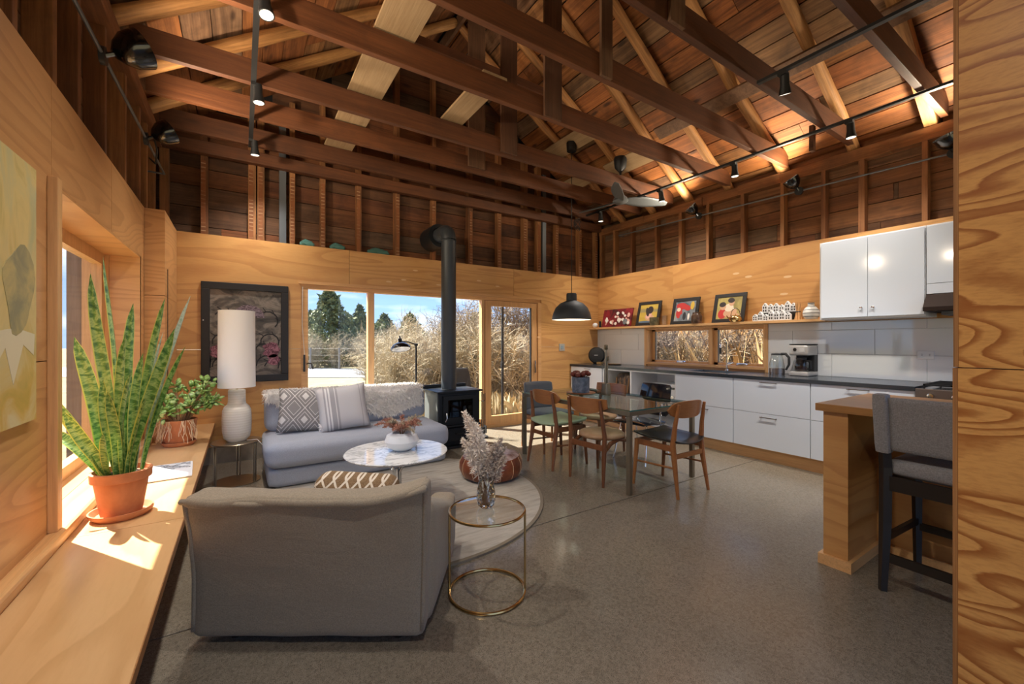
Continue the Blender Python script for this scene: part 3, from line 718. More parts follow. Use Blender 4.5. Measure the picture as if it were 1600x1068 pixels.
def s2(rn):
    x = rn.uniform(7.6, 9.6); y = rn.uniform(2.5, 10); return x, y, -0.15 + max(0, (x - 8.6)) * 1.1
g_ = grass(8000, s2, 0.5, 1.7, 4).build('dry_reeds', M['straw'], fix=False); g_['kind'] = 'stuff'; tag(g_, 'dense straw-coloured reeds filling the kitchen window view', 'grass')
# fence across the road
fn = thing('farm_fence', 'grey wire fence with posts along the far side of the road', 'fence')
for i in range(6):
    d = 22.0; u = 440 + 45 * i; p = cv((u - 800) / 650 * d, d, -0.15)
    MB().tube([p, p + Vector((0, 0, 1.15))], 0.05, 6).build('post', M['curb'], fn)
a = cv((440 - 800) / 650 * 22, 22, 0.95); b = cv((665 - 800) / 650 * 22, 22, 0.95)
for dz in (0, -0.35, -0.65): MB().tube([a + Vector((0, 0, dz)), b + Vector((0, 0, dz))], 0.006, 4).build('wire', M['curb'], fn)
# dark wing post outside the bench window, steel post outside the sliding door
wp = struct('trim_1'); MB().box(-1.215, -1.09, 4.9, 5.1, -0.15, 3.1).build('post', wood('weathered grey post', ['#77706a'], 'z', 0.8, 0.8, False, 0.7, 0.1, 14), wp)
pc = thing('patio_chair', 'grey curved-back patio chair on the slab outside, behind the stove', 'chair', (3.06, 6.3, -0.06), R(160))
for sx in (-1, 1):
    for sy in (-1, 1): MB().tube([(sx * 0.22, sy * 0.2, 0), (sx * 0.2, sy * 0.18, 0.42)], 0.012, 6).build('leg', M['steel'], pc)
MB().soft(0.46, 0.44, 0.03, 0.014, n=6, c=(0, 0, 0.42)).build('seat', M['blackm'], pc, smooth=True)
MB().soft(0.44, 0.03, 0.46, 0.014, n=8, c=(0, -0.22, 0.45), fn=lambda p: (p[0] * (1 - 0.25 * (p[2] / 0.46) ** 3), p[1] - 0.15 * p[2] + 0.3 * p[0] ** 2, p[2])).build('backrest', M['blackm'], pc, smooth=True)
pp = thing('steel_post', 'thin black steel post standing just outside the sliding door', 'post', (3.62, 5.85, -0.06))
MB().tube([(0, 0, 0.0), (0, 0, 2.9)], 0.022, 10).build('shaft', M['blackm'], pp, smooth=True)
MB().lathe([(0.0, 0.93), (0.032, 0.94), (0.032, 1.03), (0.0, 1.04)], 10).build('collar', M['blackm'], pp, smooth=True)
# ============================================================ WINDOW SIDE
random.seed(21)
bn = thing('window_bench', 'long floating plywood bench running under the left window', 'bench', (-0.46, 2.0, 0))
for (a, b) in ((Y0, 2.598), (2.602, YB)):
    MB().box(-0.689 + 0.46, -0.238 + 0.46, a - 2, b - 2, 0.398, 0.436).build('seat_board', M['plyB'], bn, bevel=0.002)
    MB().box(-0.2385 + 0.46, -0.235 + 0.46, a - 2, b - 2, 0.399, 0.435).build('edge_band', M['plyedge'], bn)
MB().box(-0.689 + 0.46, -0.64 + 0.46, Y0 - 2, YB - 2, 0.34, 0.397).build('wall_cleat', M['trimy'], bn)

def ribbon(pts, wds, nrm, cup=0.25, n=5):
    """blade along pts with widths, slightly cupped, uv across/along"""
    mb = MB(); mb.uv = []; m = len(pts); pts = [Vector(p) for p in pts]; nrm = Vector(nrm).normalized()
    for i, p in enumerate(pts):
        t_ = (pts[min(i + 1, m - 1)] - pts[max(0, i - 1)]).normalized(); s_ = t_.cross(nrm).normalized(); nn = s_.cross(t_).normalized()
        for k in range(n):
            u = 2 * k / (n - 1) - 1
            mb.v.append(tuple(p + s_ * (u * wds[i] / 2) + nn * (cup * wds[i] * u * u))); mb.uv.append((k / (n - 1), i / (m - 1)))
    mb.f = [(i * n + k, i * n + k + 1, (i + 1) * n + k + 1, (i + 1) * n + k) for i in range(m - 1) for k in range(n - 1)]
    return mb
M['snake'] = mat('snake plant leaf', rough=0.4); t = NT(M['snake'])
_tc = t.n('TexCoord'); _sp = t.n('SeparateXYZ'); t.l(_tc.outputs['UV'], _sp.inputs[0])
_mp = t.n('Mapping'); _mp.inputs['Scale'].default_value = (0.8, 20, 1); t.l(_tc.outputs['UV'], _mp.inputs[0])
_ba = t.noise(_mp.outputs[0], 1.6, 3, 0.6, 0.4)
_c = t.ramp(_ba, [(0.33, '#2f5a26'), (0.47, '#5a8a3c'), (0.6, '#9dba6c'), (0.8, '#47752f')])
_e = t.math('ABSOLUTE', t.math('SUBTRACT', _sp.outputs[0], 0.5))
t.col(t.mix(t.ramp(_e, [(0.41, (0, 0, 0)), (0.46, (1, 1, 1))]), _c, '#c6cc5c'))
M['snake2'] = mat('pale snake leaf', rough=0.45); t = NT(M['snake2'])
t.col(t.ramp(t.noise(t.coord((30, 30, 30)), 1.5, 4), [(0.3, '#8fae92'), (0.5, '#c6d6c6'), (0.7, '#7f9f83')]))
PR = Vector((C_, -S_, 0)); PF = Vector((S_, C_, 0))       # right / away at this bench
px = 2.06 / 650
sn = thing('snake_plant', 'tall snake plant with upright banded leaves in a terracotta pot', 'plant', (-0.50, 2.80, 0.452))
MB().lathe([(0.0, 0.0), (0.078, 0.0), (0.082, 0.02), (0.104, 0.165), (0.116, 0.17), (0.118, 0.212), (0.107, 0.215), (0.104, 0.19), (0.0, 0.19)], 40).build('pot', M['terra'], sn, smooth=True)
MB().lathe([(0.104, 0.185), (0.06, 0.197), (0.0, 0.2)], 24).build('soil', M['soil'], sn, smooth=True)
leaves = [(-14, 0, -51, -332, 13, 6), (-6, 0, -30, -298, 15, -3), (2, 0, 0, -256, 15, 5), (14, 0, 52, -264, 12, 4), (18, 0, 76, -270, 12, 10), (20, 0, 93, -214, 13, -4),
          (-20, 0, -67, -201, 17, -2), (-18, 0, -65, -112, 17, -8), (8, 0, 27, -204, 13, -5), (22, 0, 72, -185, 12, 8), (10, 0, 34, -210, 12, 9), (4, 0, 12, -59, 13, -11),
          (-24, 0, -101, -56, 13, -3), (-4, 0, -12, -160, 14, 6), (0, 0, 3, -137, 12, -7), (16, 0, 46, -150, 12, -9), (-12, 0, -26, -190, 13, 8), (24, 0, 58, -110, 11, -6),
          (-24, 0, -56, -140, 8, 4), (6, 0, 20, -120, 12, -10), (-10, 0, -40, -90, 14, -10), (12, 0, 22, -175, 12, 3), (-2, 0, -3, -30, 9, -12)]
for i, (bx, _, tx, ty, wd, dp) in enumerate(leaves):
    base = PR * (bx * px) + PF * (dp * px * 1.6) + Vector((0, 0, 0.185))
    hgt = -ty * px; tip = PR * (tx * px) + PF * (dp * px * 4) + Vector((0, 0, 0.235 + hgt))
    pts = []
    for k in range(11):
        f = k / 10; q = base.lerp(tip, f)
        if i == 12: q = base.lerp(tip, f) + Vector((0, 0, 0.03 * math.sin(f * 3.1)))
        else: q = q + PR * (0.012 * math.sin(f * 3.14 * 1.2 + i)) + PF * (0.010 * math.sin(f * 3 + 2 * i)) + (PR * (bx - tx) * px * 0.28 * f * (1 - f))
        pts.append(q)
    prof = [0.55, 0.7, 0.82, 0.92, 1.0, 1.04, 1.04, 1.0, 0.9, 0.66, 0.04]
    ang = random.uniform(-0.7, 0.7); nrm = -PF * math.cos(ang) + PR * math.sin(ang)
    if i == 12: nrm = Vector((0, 0, 1)) - PF * 0.6
    ribbon(pts, [wd * px * 1.15 * q for q in prof], nrm, 0.22).build('leaf', M['snake2'] if i in (4, 10) else M['snake'], sn, smooth='all', fix=False)
sa = MB().lathe([(0.0, 0.0), (0.10, 0.0), (0.122, 0.022), (0.124, 0.036), (0.117, 0.036), (0.098, 0.012), (0.0, 0.012)], 40).build('plant_saucer', M['terra'], smooth=True, loc=(-0.50, 2.80, 0.4365))
tag(sa, 'round terracotta saucer under the snake plant pot', 'saucer')
# jade plant
jd = thing('jade_plant', 'bushy jade plant in a terracotta pot hung with pale roots', 'plant', (-0.44, 4.46, 0.452))
MB().lathe([(0.0, 0.0), (0.085, 0.0), (0.108, 0.05), (0.122, 0.17), (0.126, 0.2), (0.116, 0.2), (0.112, 0.17), (0.0, 0.17)], 36).build('pot', M['terra'], jd, smooth=True)
MB().lathe([(0.113, 0.172), (0.0, 0.185)], 20).build('soil', M['soil'], jd)
st = MB(); lf = MB(); rn = random.Random(5); tips = []
for i in range(15):
    a = rn.uniform(0, 6.283); rr = rn.uniform(0.06, 0.22); h = rn.uniform(0.10, 0.33)
    p0 = Vector((0.04 * math.cos(a), 0.04 * math.sin(a), 0.17)); p2 = p0 + Vector((rr * math.cos(a), rr * math.sin(a), h)); p1 = p0.lerp(p2, 0.5) + Vector((0, 0, 0.04))
    st.tube([p0, p1, p2], [0.013, 0.009, 0.006], 6)
    tips += [(p2, 13), (p1.lerp(p2, 0.5), 8), (p1, 6)]
for (p, n) in tips:
    for k in range(n):
        d = Vector((rn.gauss(0, 1), rn.gauss(0, 1), rn.gauss(0.5, 0.8))).normalized(); c = p + d * rn.uniform(0.03, 0.07); s_ = rn.uniform(0.014, 0.024)
        u_ = d.cross(Vector((rn.gauss(0, 1), rn.gauss(0, 1), 1))).normalized(); w_ = d.cross(u_)
        ring = [c + d * s_ * 1.5 * math.cos(q) + u_ * s_ * math.sin(q) for q in (0, 0.9, 1.9, 3.14, 4.4, 5.4)]
        lf.add([c + w_ * 0.006] + ring + [c - w_ * 0.006], [(0, 1 + j, 1 + (j + 1) % 6) for j in range(6)] + [(7, 1 + (j + 1) % 6, 1 + j) for j in range(6)])
st.build('stems', M['stem'], jd, smooth=True)
lf.build('foliage', blotch('jade leaf', [(0.3, '#5f8c3e'), (0.48, '#96bb62'), (0.65, '#c3d89a'), (0.85, '#e8eedc')], 14, 3, 0, 0.35), jd, smooth='all', fix=False)
ro = MB()
for i in range(46):
    a = rn.choice((rn.uniform(-2.6, -1.9), rn.uniform(-1.4, -0.6), rn.uniform(3.2, 4.4))); p = Vector((0.127 * math.cos(a), 0.127 * math.sin(a), 0.2)); pts = [p * 0.96, p]
    for k in range(4):
        p = p + Vector((rn.gauss(0.006 * math.cos(a), 0.008), rn.gauss(0.006 * math.sin(a), 0.008), -rn.uniform(0.02, 0.05))); pts.append(p)
    ro.tube(pts, 0.0022, 3, False)
ro.build('hanging_roots', mat('pale roots', '#dbbf9a', 0.9), jd, fix=False, kind='stuff')
sa = MB().lathe([(0.0, 0.0), (0.10, 0.0), (0.118, 0.02), (0.12, 0.034), (0.112, 0.034), (0.098, 0.012), (0.0, 0.012)], 36).build('plant_saucer', M['terra'], smooth=True, loc=(-0.44, 4.46, 0.4365))
tag(sa, 'terracotta saucer under the jade plant pot', 'saucer')
mg = thing('magazine', 'open magazine with grey photographs lying on the bench between the two plants', 'magazine', (-0.40, 3.55, 0.437), R(4))
MB().soft(0.245, 0.40, 0.012, 0.006, n=8).build('pages', M['paper'], mg, smooth=True)
MB().box(-0.11, 0.11, 0.02, 0.18, 0.0122, 0.0128).build('picture', M['print'], mg)
# large painting on the left wall
pa = thing('wall_painting', 'large frameless yellow and pale green painting on the left plywood wall', 'painting', (XL, 1.6, 1.45))
pm = mat('abstract paint', rough=0.5); t = NT(pm)
_v = t.coord((1, 1.3, 0.7)); _a = t.noise(_v, 3.0, 5, 0.6, 1.2); _b = t.noise(_v, 1.4, 2)
t.col(t.mix(t.ramp(_b, [(0.42, (0, 0, 0)), (0.6, (1, 1, 1))]), t.ramp(_a, [(0.3, '#a79a3e'), (0.5, '#cfae5c'), (0.65, '#d8cba0'), (0.8, '#9aa06a')]), t.ramp(_a, [(0.35, '#b9bd98'), (0.55, '#d9c583'), (0.7, '#b5a35a')])))
MB().box(0.0, 0.018, -1.0, 0.777, -0.45, 0.52).build('canvas', pm, pa)
bird = [(0.63 + (0.12 + 0.025 * math.sin(3 * q * 0.3)) * math.cos(q * 0.3), 0.04 + (0.16 + 0.03 * math.sin(2 * q * 0.3)) * math.sin(q * 0.3)) for q in range(21)]
MB().poly([(y, z) for y, z in bird], 0.018, 0.0195, 'x').build('grey_shape', blotch('grey wash', [(0.35, '#8f8c6c'), (0.65, '#bfae74')], 9, 4), pa)
MB().poly([(0.40, -0.12), (0.60, -0.10), (0.76, -0.12), (0.75, -0.2), (0.66, -0.16), (0.58, -0.3), (0.52, -0.17), (0.4, -0.28)], 0.018, 0.019, 'x').build('white_shape', mat('white wash', '#dcd3b4', 0.6), pa)
# framed dark painting on the back wall
fp = thing('framed_painting', 'dark framed painting of clouds, thorny branches and pink roses behind the lamp', 'painting', (0.05, YB, 1.40))
hw, hh = 0.405, 0.54
for (a, b, c, d) in ((-hw, hw, hh - 0.075, hh), (-hw, hw, -hh, -hh + 0.075), (-hw, -hw + 0.075, -hh + 0.075, hh - 0.075), (hw - 0.075, hw, -hh + 0.075, hh - 0.075)):
    MB().box(a, b, -0.035, -0.001, c, d).build('frame_rail', mat('dark frame', '#1f1c1b', 0.5) if 'dark frame' not in bpy.data.materials else bpy.data.materials['dark frame'], fp, bevel=0.006)
MB().box(-hw + 0.075, hw - 0.075, -0.012, -0.002, -hh + 0.075, hh - 0.075).build('canvas', blotch('stormy paint', [(0.3, '#221e1b'), (0.45, '#4f4841'), (0.6, '#85796d'), (0.75, '#39332f')], 4.5, 5, 1.2, 0.5, (1, 1, 1.8)), fp)
dk = mat('painted thorns', '#1b1716', 0.6); rose = blotch('painted rose', [(0.35, '#3f1c26'), (0.5, '#76414f'), (0.62, '#a77480'), (0.75, '#5a2c38')], 26, 4, 2.0)
rn = random.Random(9)
def stroke(pts, w):
    for p, q in zip(pts, pts[1:]): th.bar((p[0], -0.0135, p[1]), (q[0], -0.0135, q[1]), 0.002, w, up=(0, 0.0, 1) if abs(q[0] - p[0]) > abs(q[1] - p[1]) else (1, 0, 0))
for sx in (-1, 1):
    for (cx, cz, r0, a0, a1) in ((0.2, 0.14, 0.10, -0.8, 2.6), (0.22, -0.10, 0.09, -1, 3.4), (0.2, -0.36, 0.11, -0.4, 3.2), (0.3, -0.42, 0.14, 0.8, 2.8), (0.16, -0.2, 0.08, 0, 3)):
        pts = [(sx * cx + r0 * math.cos(a0 + (a1 - a0) * k / 8), cz + r0 * math.sin(a0 + (a1 - a0) * k / 8)) for k in range(9)]
        th = MB(); pts = [(max(-0.325, min(0.325, x)), max(-0.46, z)) for x, z in pts]; stroke(pts, 0.013)
        for k in (2, 4, 6): stroke([pts[k], (max(-0.325, min(0.325, pts[k][0] * 1.0 + rn.uniform(-.05, .05))), pts[k][1] + rn.uniform(0.02, 0.05))], 0.008)
        th.build('thorn_branch', dk, fp, fix=False)
for (cx, cz, r0) in ((0.24, -0.19, 0.11), (-0.26, -0.2, 0.09), (0.26, -0.30, 0.08)):
    o = [(cx + r0 * (0.8 + 0.2 * math.cos(5 * q * 0.524)) * math.cos(q * 0.524), cz + r0 * 0.8 * math.sin(q * 0.524)) for q in range(12)]
    o = [(min(0.325, x), z) for x, z in o]
    MB().poly(o, -0.0155, -0.0145, 'y').build('painted_rose', rose, fp)
MB().poly([(0.02 + 0.15 * math.cos(q * 0.393), 0.17 + 0.14 * math.sin(q * 0.393)) for q in range(9)], -0.0155, -0.0145, 'y').build('painted_hair', blotch('painted hair', [(0.4, '#4a3a41'), (0.5, '#8d7a84'), (0.62, '#3a2c31')], 16, 3, 1.5, 0.6, (1, 1, 2)), fp)
MB().lathe([(0, 0), (0.006, 0.0), (0.006, 0.004), (0, 0.006)], 8, (-hw + 0.02, -0.037, 0.13), Matrix.Rotation(R(90), 4, 'X')).build('pin', M['whitem'], fp)
# ============================================================ LIVING AREA
rg = MB().lathe([(0.0, 0.0), (1.19, 0.0), (1.19, 0.012), (1.17, 0.014), (0.0, 0.014)], 96)
rugE = thing('round_rug', 'large round mottled grey rug under the coffee table', 'rug', (1.1, 3.4, 0.0005))
MB().lathe([(0.0, 0.0), (1.165, 0.0), (1.165, 0.013), (0.0, 0.0135)], 96).build('pile', M['rug'], rugE)
MB().lathe([(1.165, 0.0), (1.19, 0.0), (1.19, 0.012), (1.165, 0.0131)], 96).build('binding', M['rugedge'], rugE)
RZ = 0.0142
# armchair seen from behind
ac = thing('armchair', 'wide taupe linen slipcovered armchair seen from behind', 'armchair', (0.235, 1.945, 0.0), -YAW)
def wr_(p, s=1.0): return 0.006 * s * noise.noise((p[0] * 6, p[1] * 6, p[2] * 9))
def backf(p):
    x, y, z = p
    k = x / 0.5
    top = 0.675 + 0.0 * k + 0.07 * max(0, k) ** 4 - 0.004 * (1 - k * k)
    z2 = 0.03 + (z / 0.62) * (top - 0.03)
    f = z / 0.62
    y2 = y - 0.11 * f * f + 0.02 + wr_(p)
    x2 = x * (1.0 - 0.01 * math.sin(f * 3.14)) + 0.038 * f - 0.015
    return (x2, y2 + (0.012 * math.sin(x * 9) * f ** 6), z2 + 0.01 * noise.noise((x * 5, 0, f * 2)) * f)
MB().soft(1.00, 0.12, 0.62, 0.03, (0, 0.02, 0), 22, (0, 0.06, 0), backf).build('backrest', M['linen'], ac, smooth='all')
# flange seam along the back edges
sm = MB()
for pts in ([backf((-0.492, -0.052, 0.03 + 0.57 * q / 10)) for q in range(11)], [backf((0.492, -0.052, 0.03 + 0.57 * q / 10)) for q in range(11)]):
    sm.tube([(x, y + 0.06, z) for x, y, z in pts], 0.010, 6)
top_ = [backf((-0.5 + q / 16, -0.06, 0.60)) for q in range(17)]
sm.tube([(x, y + 0.055, z + 0.0) for x, y, z in top_], [0.011 + 0.004 * math.sin(q * 1.7) for q in range(17)], 6)
sm.build('seam_flange', M['linen'], ac, smooth='all')
fl = MB().soft(0.965, 0.135, 0.045, 0.022, (0, 0.004, 0.004), 20, (0.024, -0.035, 0.0), lambda p: (p[0], p[1] + 0.008 * noise.noise((p[0] * 7, 3, 0)), p[2] + 0.632 + 0.07 * max(0, p[0] / 0.5) ** 4 + 0.008 * noise.noise((p[0] * 6, p[1] * 8, 1))))
fl.build('top_fold', M['linen'], ac, smooth='all')
for sx in (-1, 1):
    MB().soft(0.15, 0.80, 0.56, 0.05, (0.015, 0.01, 0.01), 14, (sx * 0.43, 0.50, 0.03), lambda p: (p[0] + wr_(p), p[1], p[2] * (1 - 0.42 * max(0, min(1, (p[1] + 0.36) / 0.6))) + wr_(p))).build('arm', M['linen'], ac, smooth='all')
MB().soft(0.72, 0.68, 0.24, 0.04, (0, 0.02, 0), 10, (0, 0.52, 0.05)).build('base', M['linen'], ac, smooth='all')
MB().soft(0.69, 0.72, 0.12, 0.05, (0, 0.02, 0.03), 12, (0, 0.54, 0.28)).build('seat_cushion', M['linen'], ac, smooth='all')
for sx in (-0.36, 0.36):
    for sy in (0.1, 0.8): MB().lathe([(0.03, 0.0), (0.035, 0.06)], 10, (sx, sy, RZ if sy > 0.5 else 0.0)).build('foot', M['darkw'], ac)
cpat = mat('lattice cushion cloth', rough=0.9); t = NT(cpat)
_s = t.n('SeparateXYZ'); t.l(t.coord(), _s.inputs[0])
def dline(q): return t.math('LESS_THAN', t.math('FRACT', t.math('DIVIDE', q, 0.058)), 0.2)
_l = t.math('MAXIMUM', dline(t.math('ADD', _s.outputs['X'], t.math('ADD', _s.outputs['Z'], 3))), dline(t.math('SUBTRACT', t.math('ADD', _s.outputs['X'], 3), _s.outputs['Z'])))
t.col(t.mix(_l, t.ramp(t.noise(t.coord(), 200, 2), [(0.4, '#6f583f'), (0.6, '#8a7052')]), '#d9cfc0'))
cu = MB().soft(0.40, 0.15, 0.30, 0.06, (0, 0.03, 0), 12).build('armchair_cushion', cpat, smooth='all')
p = ac.location + PR * 0.10 + PF * 0.30; cu.location = (p.x, p.y, 0.36); cu.rotation_euler = (R(8), R(3), -YAW); tag(cu, 'brown and cream lattice cushion peeking above the armchair back', 'cushion')
# sofa
sf = thing('sofa', 'low blue-grey armless sofa with a long bolster back', 'sofa', (1.03, 4.50, 0.0))
def sb(p):
    x, y, z = p; f = max(0, -x - 0.62)
    return (x + wr_(p, 0.6), y + 0.35 * f * f * (1 if y < 0 else 0), z)
MB().soft(1.68, 0.80, 0.17, 0.05, (0, 0, 0), 16, (0, 0.06, RZ), sb).build('base', M['sofa'], sf, smooth='all')
MB().soft(1.71, 0.86, 0.225, 0.075, (0.01, 0.015, 0.010), 18, (0, 0.04, 0.188), sb).build('seat_cushion', M['sofa'], sf, smooth='all')
MB().soft(1.66, 0.26, 0.355, 0.09, (0, 0.01, 0.01), 16, (-0.01, 0.32, 0.405), lambda p: (p[0], p[1] + 0.10 * p[2], p[2])).build('back_bolster', M['sofa'], sf, smooth='all')
geo = mat('geometric pillow cloth', rough=0.9); t = NT(geo)
_v = t.coord((1, 1, 1), out='Object'); _s = t.n('SeparateXYZ'); t.l(_v, _s.inputs[0])
def tri(q, per):
    return t.math('ABSOLUTE', t.math('SUBTRACT', t.math('FRACT', t.math('DIVIDE', q, per)), 0.5))
_a = t.math('ADD', tri(t.math('ADD', _s.outputs['X'], 5.03), 0.19), tri(t.math('ADD', _s.outputs['Z'], 5.05), 0.23))
_c = t.ramp(_a, [(0.0, '#dcd9d5'), (0.16, '#dcd9d5'), (0.17, '#8e8a88'), (0.30, '#8e8a88'), (0.31, '#dedbd8'), (0.34, '#8e8a88'), (0.47, '#8e8a88'), (0.48, '#e0ddda'), (0.52, '#8a8685'), (0.66, '#8a8685'), (0.67, '#dcd9d6'), (0.70, '#928e8c')], 'CONSTANT')
t.col(_c); t.bump(t.noise(_v, 300, 2), 0.3, 0.002)
strp = mat('striped pillow cloth', rough=0.95); t = NT(strp)
_s = t.n('SeparateXYZ'); t.l(t.coord(), _s.inputs[0])
t.col(t.ramp(t.math('ADD', _s.outputs['X'], 0.5), [(0.0, '#cfcdce'), (0.33, '#a9a7aa'), (0.345, '#e2e0e0'), (0.36, '#a9a7aa'), (0.375, '#e2e0e0'), (0.39, '#a9a7aa'), (0.43, '#dddbdb'), (0.44, '#a9a7aa'), (0.46, '#c8c6c8'), (0.66, '#c8c6c8'), (0.665, '#adabae'), (0.675, '#cfcdcf')], 'CONSTANT')); t.bump(t.noise(t.coord(), 260, 2), 0.35, 0.002)
pw = MB().pillow(0.46, 0.44, 0.17).build('throw_pillow', geo, smooth='all', loc=(0.52, 4.59, 0.625)); pw.rotation_euler = (R(-17), R(4), R(-4)); tag(pw, 'square grey pillow with white diamond pattern at the left end of the sofa', 'pillow')
sp_ = thing('throw_pillow', 'pale grey pillow with vertical stripes leaning on the patterned one', 'pillow', (0.86, 4.46, 0.64), 0)
sp_.rotation_euler = (R(-20), R(-6), R(-6)); MB().pillow(0.48, 0.46, 0.17).build('cover', strp, sp_, smooth='all')
ts = MB()
for i in range(26):
    ts.tube([(-0.232 + random.uniform(-.012, .012), -0.005, -0.15 - 0.004 * i + 0.02), (-0.20 + random.uniform(-.02, .02), -0.03, -0.17 - 0.001 * i)], 0.006, 4)
ts.build('tassels', mat('pale yarn', '#d6d3d3', 0.95), sp_, fix=False)
def sheepskin(label, x0, x1, drop_f, drop_b, seed):
    rn = random.Random(seed); t_ = thing('sheepskin', label, 'throw', (1.02, 4.82, 0.0))
    def S(u, v):   # u along sofa, v from front hang over the top to the back
        tot = drop_f + 0.2 + drop_b; d = v * tot
        if d < drop_f: y, z, n = -0.105 - 0.02 * 0 , 0.765 - (drop_f - d), Vector((0, -1, 0.15)); y = -0.14 - 0.0 + 0.10 * (z - 0.40) - 0.0
        elif d < drop_f + 0.2: f = (d - drop_f) / 0.2; y = -0.10 + 0.25 * f; z = 0.765 + 0.02 * math.sin(f * 3.14); n = Vector((0, (f - 0.5) * 0.8, 1))
        else: z = 0.765 - (d - drop_f - 0.2); y = 0.16; n = Vector((0, 1, 0.1))
        edge = 0.05 * math.sin(u * 7 + seed) * (1 - v)
        return Vector((x0 + (x1 - x0) * u, y - 0.0, z + (edge if d < drop_f else 0))), n.normalized()
    mb = MB(); nu, nv = 20, 18
    for i in range(nu + 1):
        for j in range(nv + 1):
            p, n = S(i / nu, j / nv); mb.v.append(tuple(p + n * 0.008))
    mb.f = [(i * (nv + 1) + j, (i + 1) * (nv + 1) + j, (i + 1) * (nv + 1) + j + 1, i * (nv + 1) + j + 1) for i in range(nu) for j in range(nv)]
    mb.build('hide', M['wool'], t_, smooth='all', fix=False)
    hb = MB()
    for k in range(9000):
        u = rn.uniform(-0.02, 1.02); v = rn.uniform(0, 0.8); p, n = S(min(1, max(0, u)), v); p = p + Vector(((u < 0 or u > 1) * (u - 0.5) * 0.03, 0, 0))
        d = (n + Vector((rn.gauss(0, .5), rn.gauss(0, .3), rn.gauss(-0.4, .4)))).normalized() * rn.uniform(0.025, 0.06); s_ = d.cross(Vector((rn.gauss(0, 1), rn.gauss(0, 1), rn.gauss(0, 1)))).normalized() * 0.004
        q = p + d * 0.6; e = p + d + Vector((0, 0, -0.012))
        hb.add([p - s_, p + s_, q + s_ * 0.8, q - s_ * 0.8, e], [(0, 1, 2, 3), (3, 2, 4)])
    hb.build('wool', M['wool'], t_, fix=False, kind='stuff')
sheepskin('cream sheepskin over the right end of the sofa bolster', -0.05, 0.74, 0.25, 0.2, 1)
sheepskin('long-haired grey-cream sheepskin draped behind the striped pillow', -0.52, -0.05, 0.30, 0.2, 4)
sheepskin('narrow sheepskin along the bolster top above the diamond pillow', -0.80, -0.54, 0.09, 0.2, 7)
# coffee table
ct = thing('coffee_table', 'round white marble coffee table on a chrome pedestal', 'table', (1.02, 3.22, RZ))
MB().lathe([(0.0, 0.412), (0.36, 0.412), (0.385, 0.425), (0.39, 0.432), (0.385, 0.437), (0.0, 0.437)], 72).build('top', M['marble'], ct, smooth=True)
for k in range(4):
    a = k * math.pi / 2 + 0.5; c, s_ = math.cos(a), math.sin(a)
    MB().tube([(0.05 * c, 0.05 * s_, 0.0), (0.035 * c, 0.035 * s_, 0.10), (0.03 * c, 0.03 * s_, 0.28), (0.07 * c, 0.07 * s_, 0.34), (0.15 * c, 0.15 * s_, 0.411)], 0.014, 8).build('pedestal_rod', M['chrome'], ct, smooth=True)
MB().lathe([(0.0, 0.0), (0.20, 0.0), (0.20, 0.006), (0.05, 0.012), (0.0, 0.012)], 36).build('foot_plate', M['chrome'], ct, smooth=True)
bw = thing('flower_bowl', 'round white bowl of dried rust and beige ferns on the coffee table', 'vase', (1.06, 3.22, RZ + 0.4375))
MB().lathe([(0.0, 0.0), (0.06, 0.0), (0.11, 0.03), (0.132, 0.075), (0.115, 0.12), (0.075, 0.14), (0.068, 0.136), (0.1, 0.11), (0.0, 0.05)], 36).build('bowl', M['bowl'], bw, smooth=True)
def fuzz(mb, pts, n, ln, rn, wd=0.0012, spread=1.0, fwd=0.5):
    m = len(pts) - 1
    for k in range(n):
        f = rn.random() * m * 0.9999; i = int(f); p = pts[i].lerp(pts[i + 1], f - i); t_ = (pts[i + 1] - pts[i]).normalized()
        d = (Vector((rn.gauss(0, 1), rn.gauss(0, 1), rn.gauss(0, 1))) * spread + t_ * fwd).normalized() * ln * rn.uniform(0.4, 1) * (1 - 0.6 * (f / m) ** 2)
        s_ = d.cross(Vector((rn.gauss(0, 1), rn.gauss(0, 1), rn.gauss(0, 1)))).normalized() * wd
        mb.add([p - s_, p + s_, p + d * 0.6 + s_ * 1.4, p + d], [(0, 1, 2), (0, 2, 3)])
rn = random.Random(31); sp1 = MB(); sp2 = MB(); stm = MB()
for i in range(26):
    a = rn.uniform(0, 6.283); rr = rn.uniform(0.08, 0.21); h = rn.uniform(0.02, 0.11)
    p0 = Vector((0, 0, 0.11)); p2 = Vector((rr * math.cos(a), rr * math.sin(a), 0.14 + h)); p1 = p0.lerp(p2, 0.55) + Vector((0, 0, 0.05))
    pts = [p0, p0.lerp(p1, 0.5) + Vector((0, 0, 0.01)), p1, p1.lerp(p2, 0.5) + Vector((0, 0, 0.008)), p2]; stm.tube(pts, 0.0015, 3, False)
    fuzz(sp1 if i % 3 else sp2, pts[1:], 170, 0.042, rn, 0.0022)
p = [Vector((0.10, 0, 0.13)), Vector((0.105, 0, 0.2)), Vector((0.11, 0, 0.27))]; fuzz(sp2, p, 120, 0.03, rn); stm.tube(p, 0.0015, 3, False)
stm.build('stems', M['stem'], bw, fix=False); sp1.build('rust_fronds', M['rust'], bw, fix=False, kind='stuff'); sp2.build('beige_fronds', M['sage'], bw, fix=False, kind='stuff')
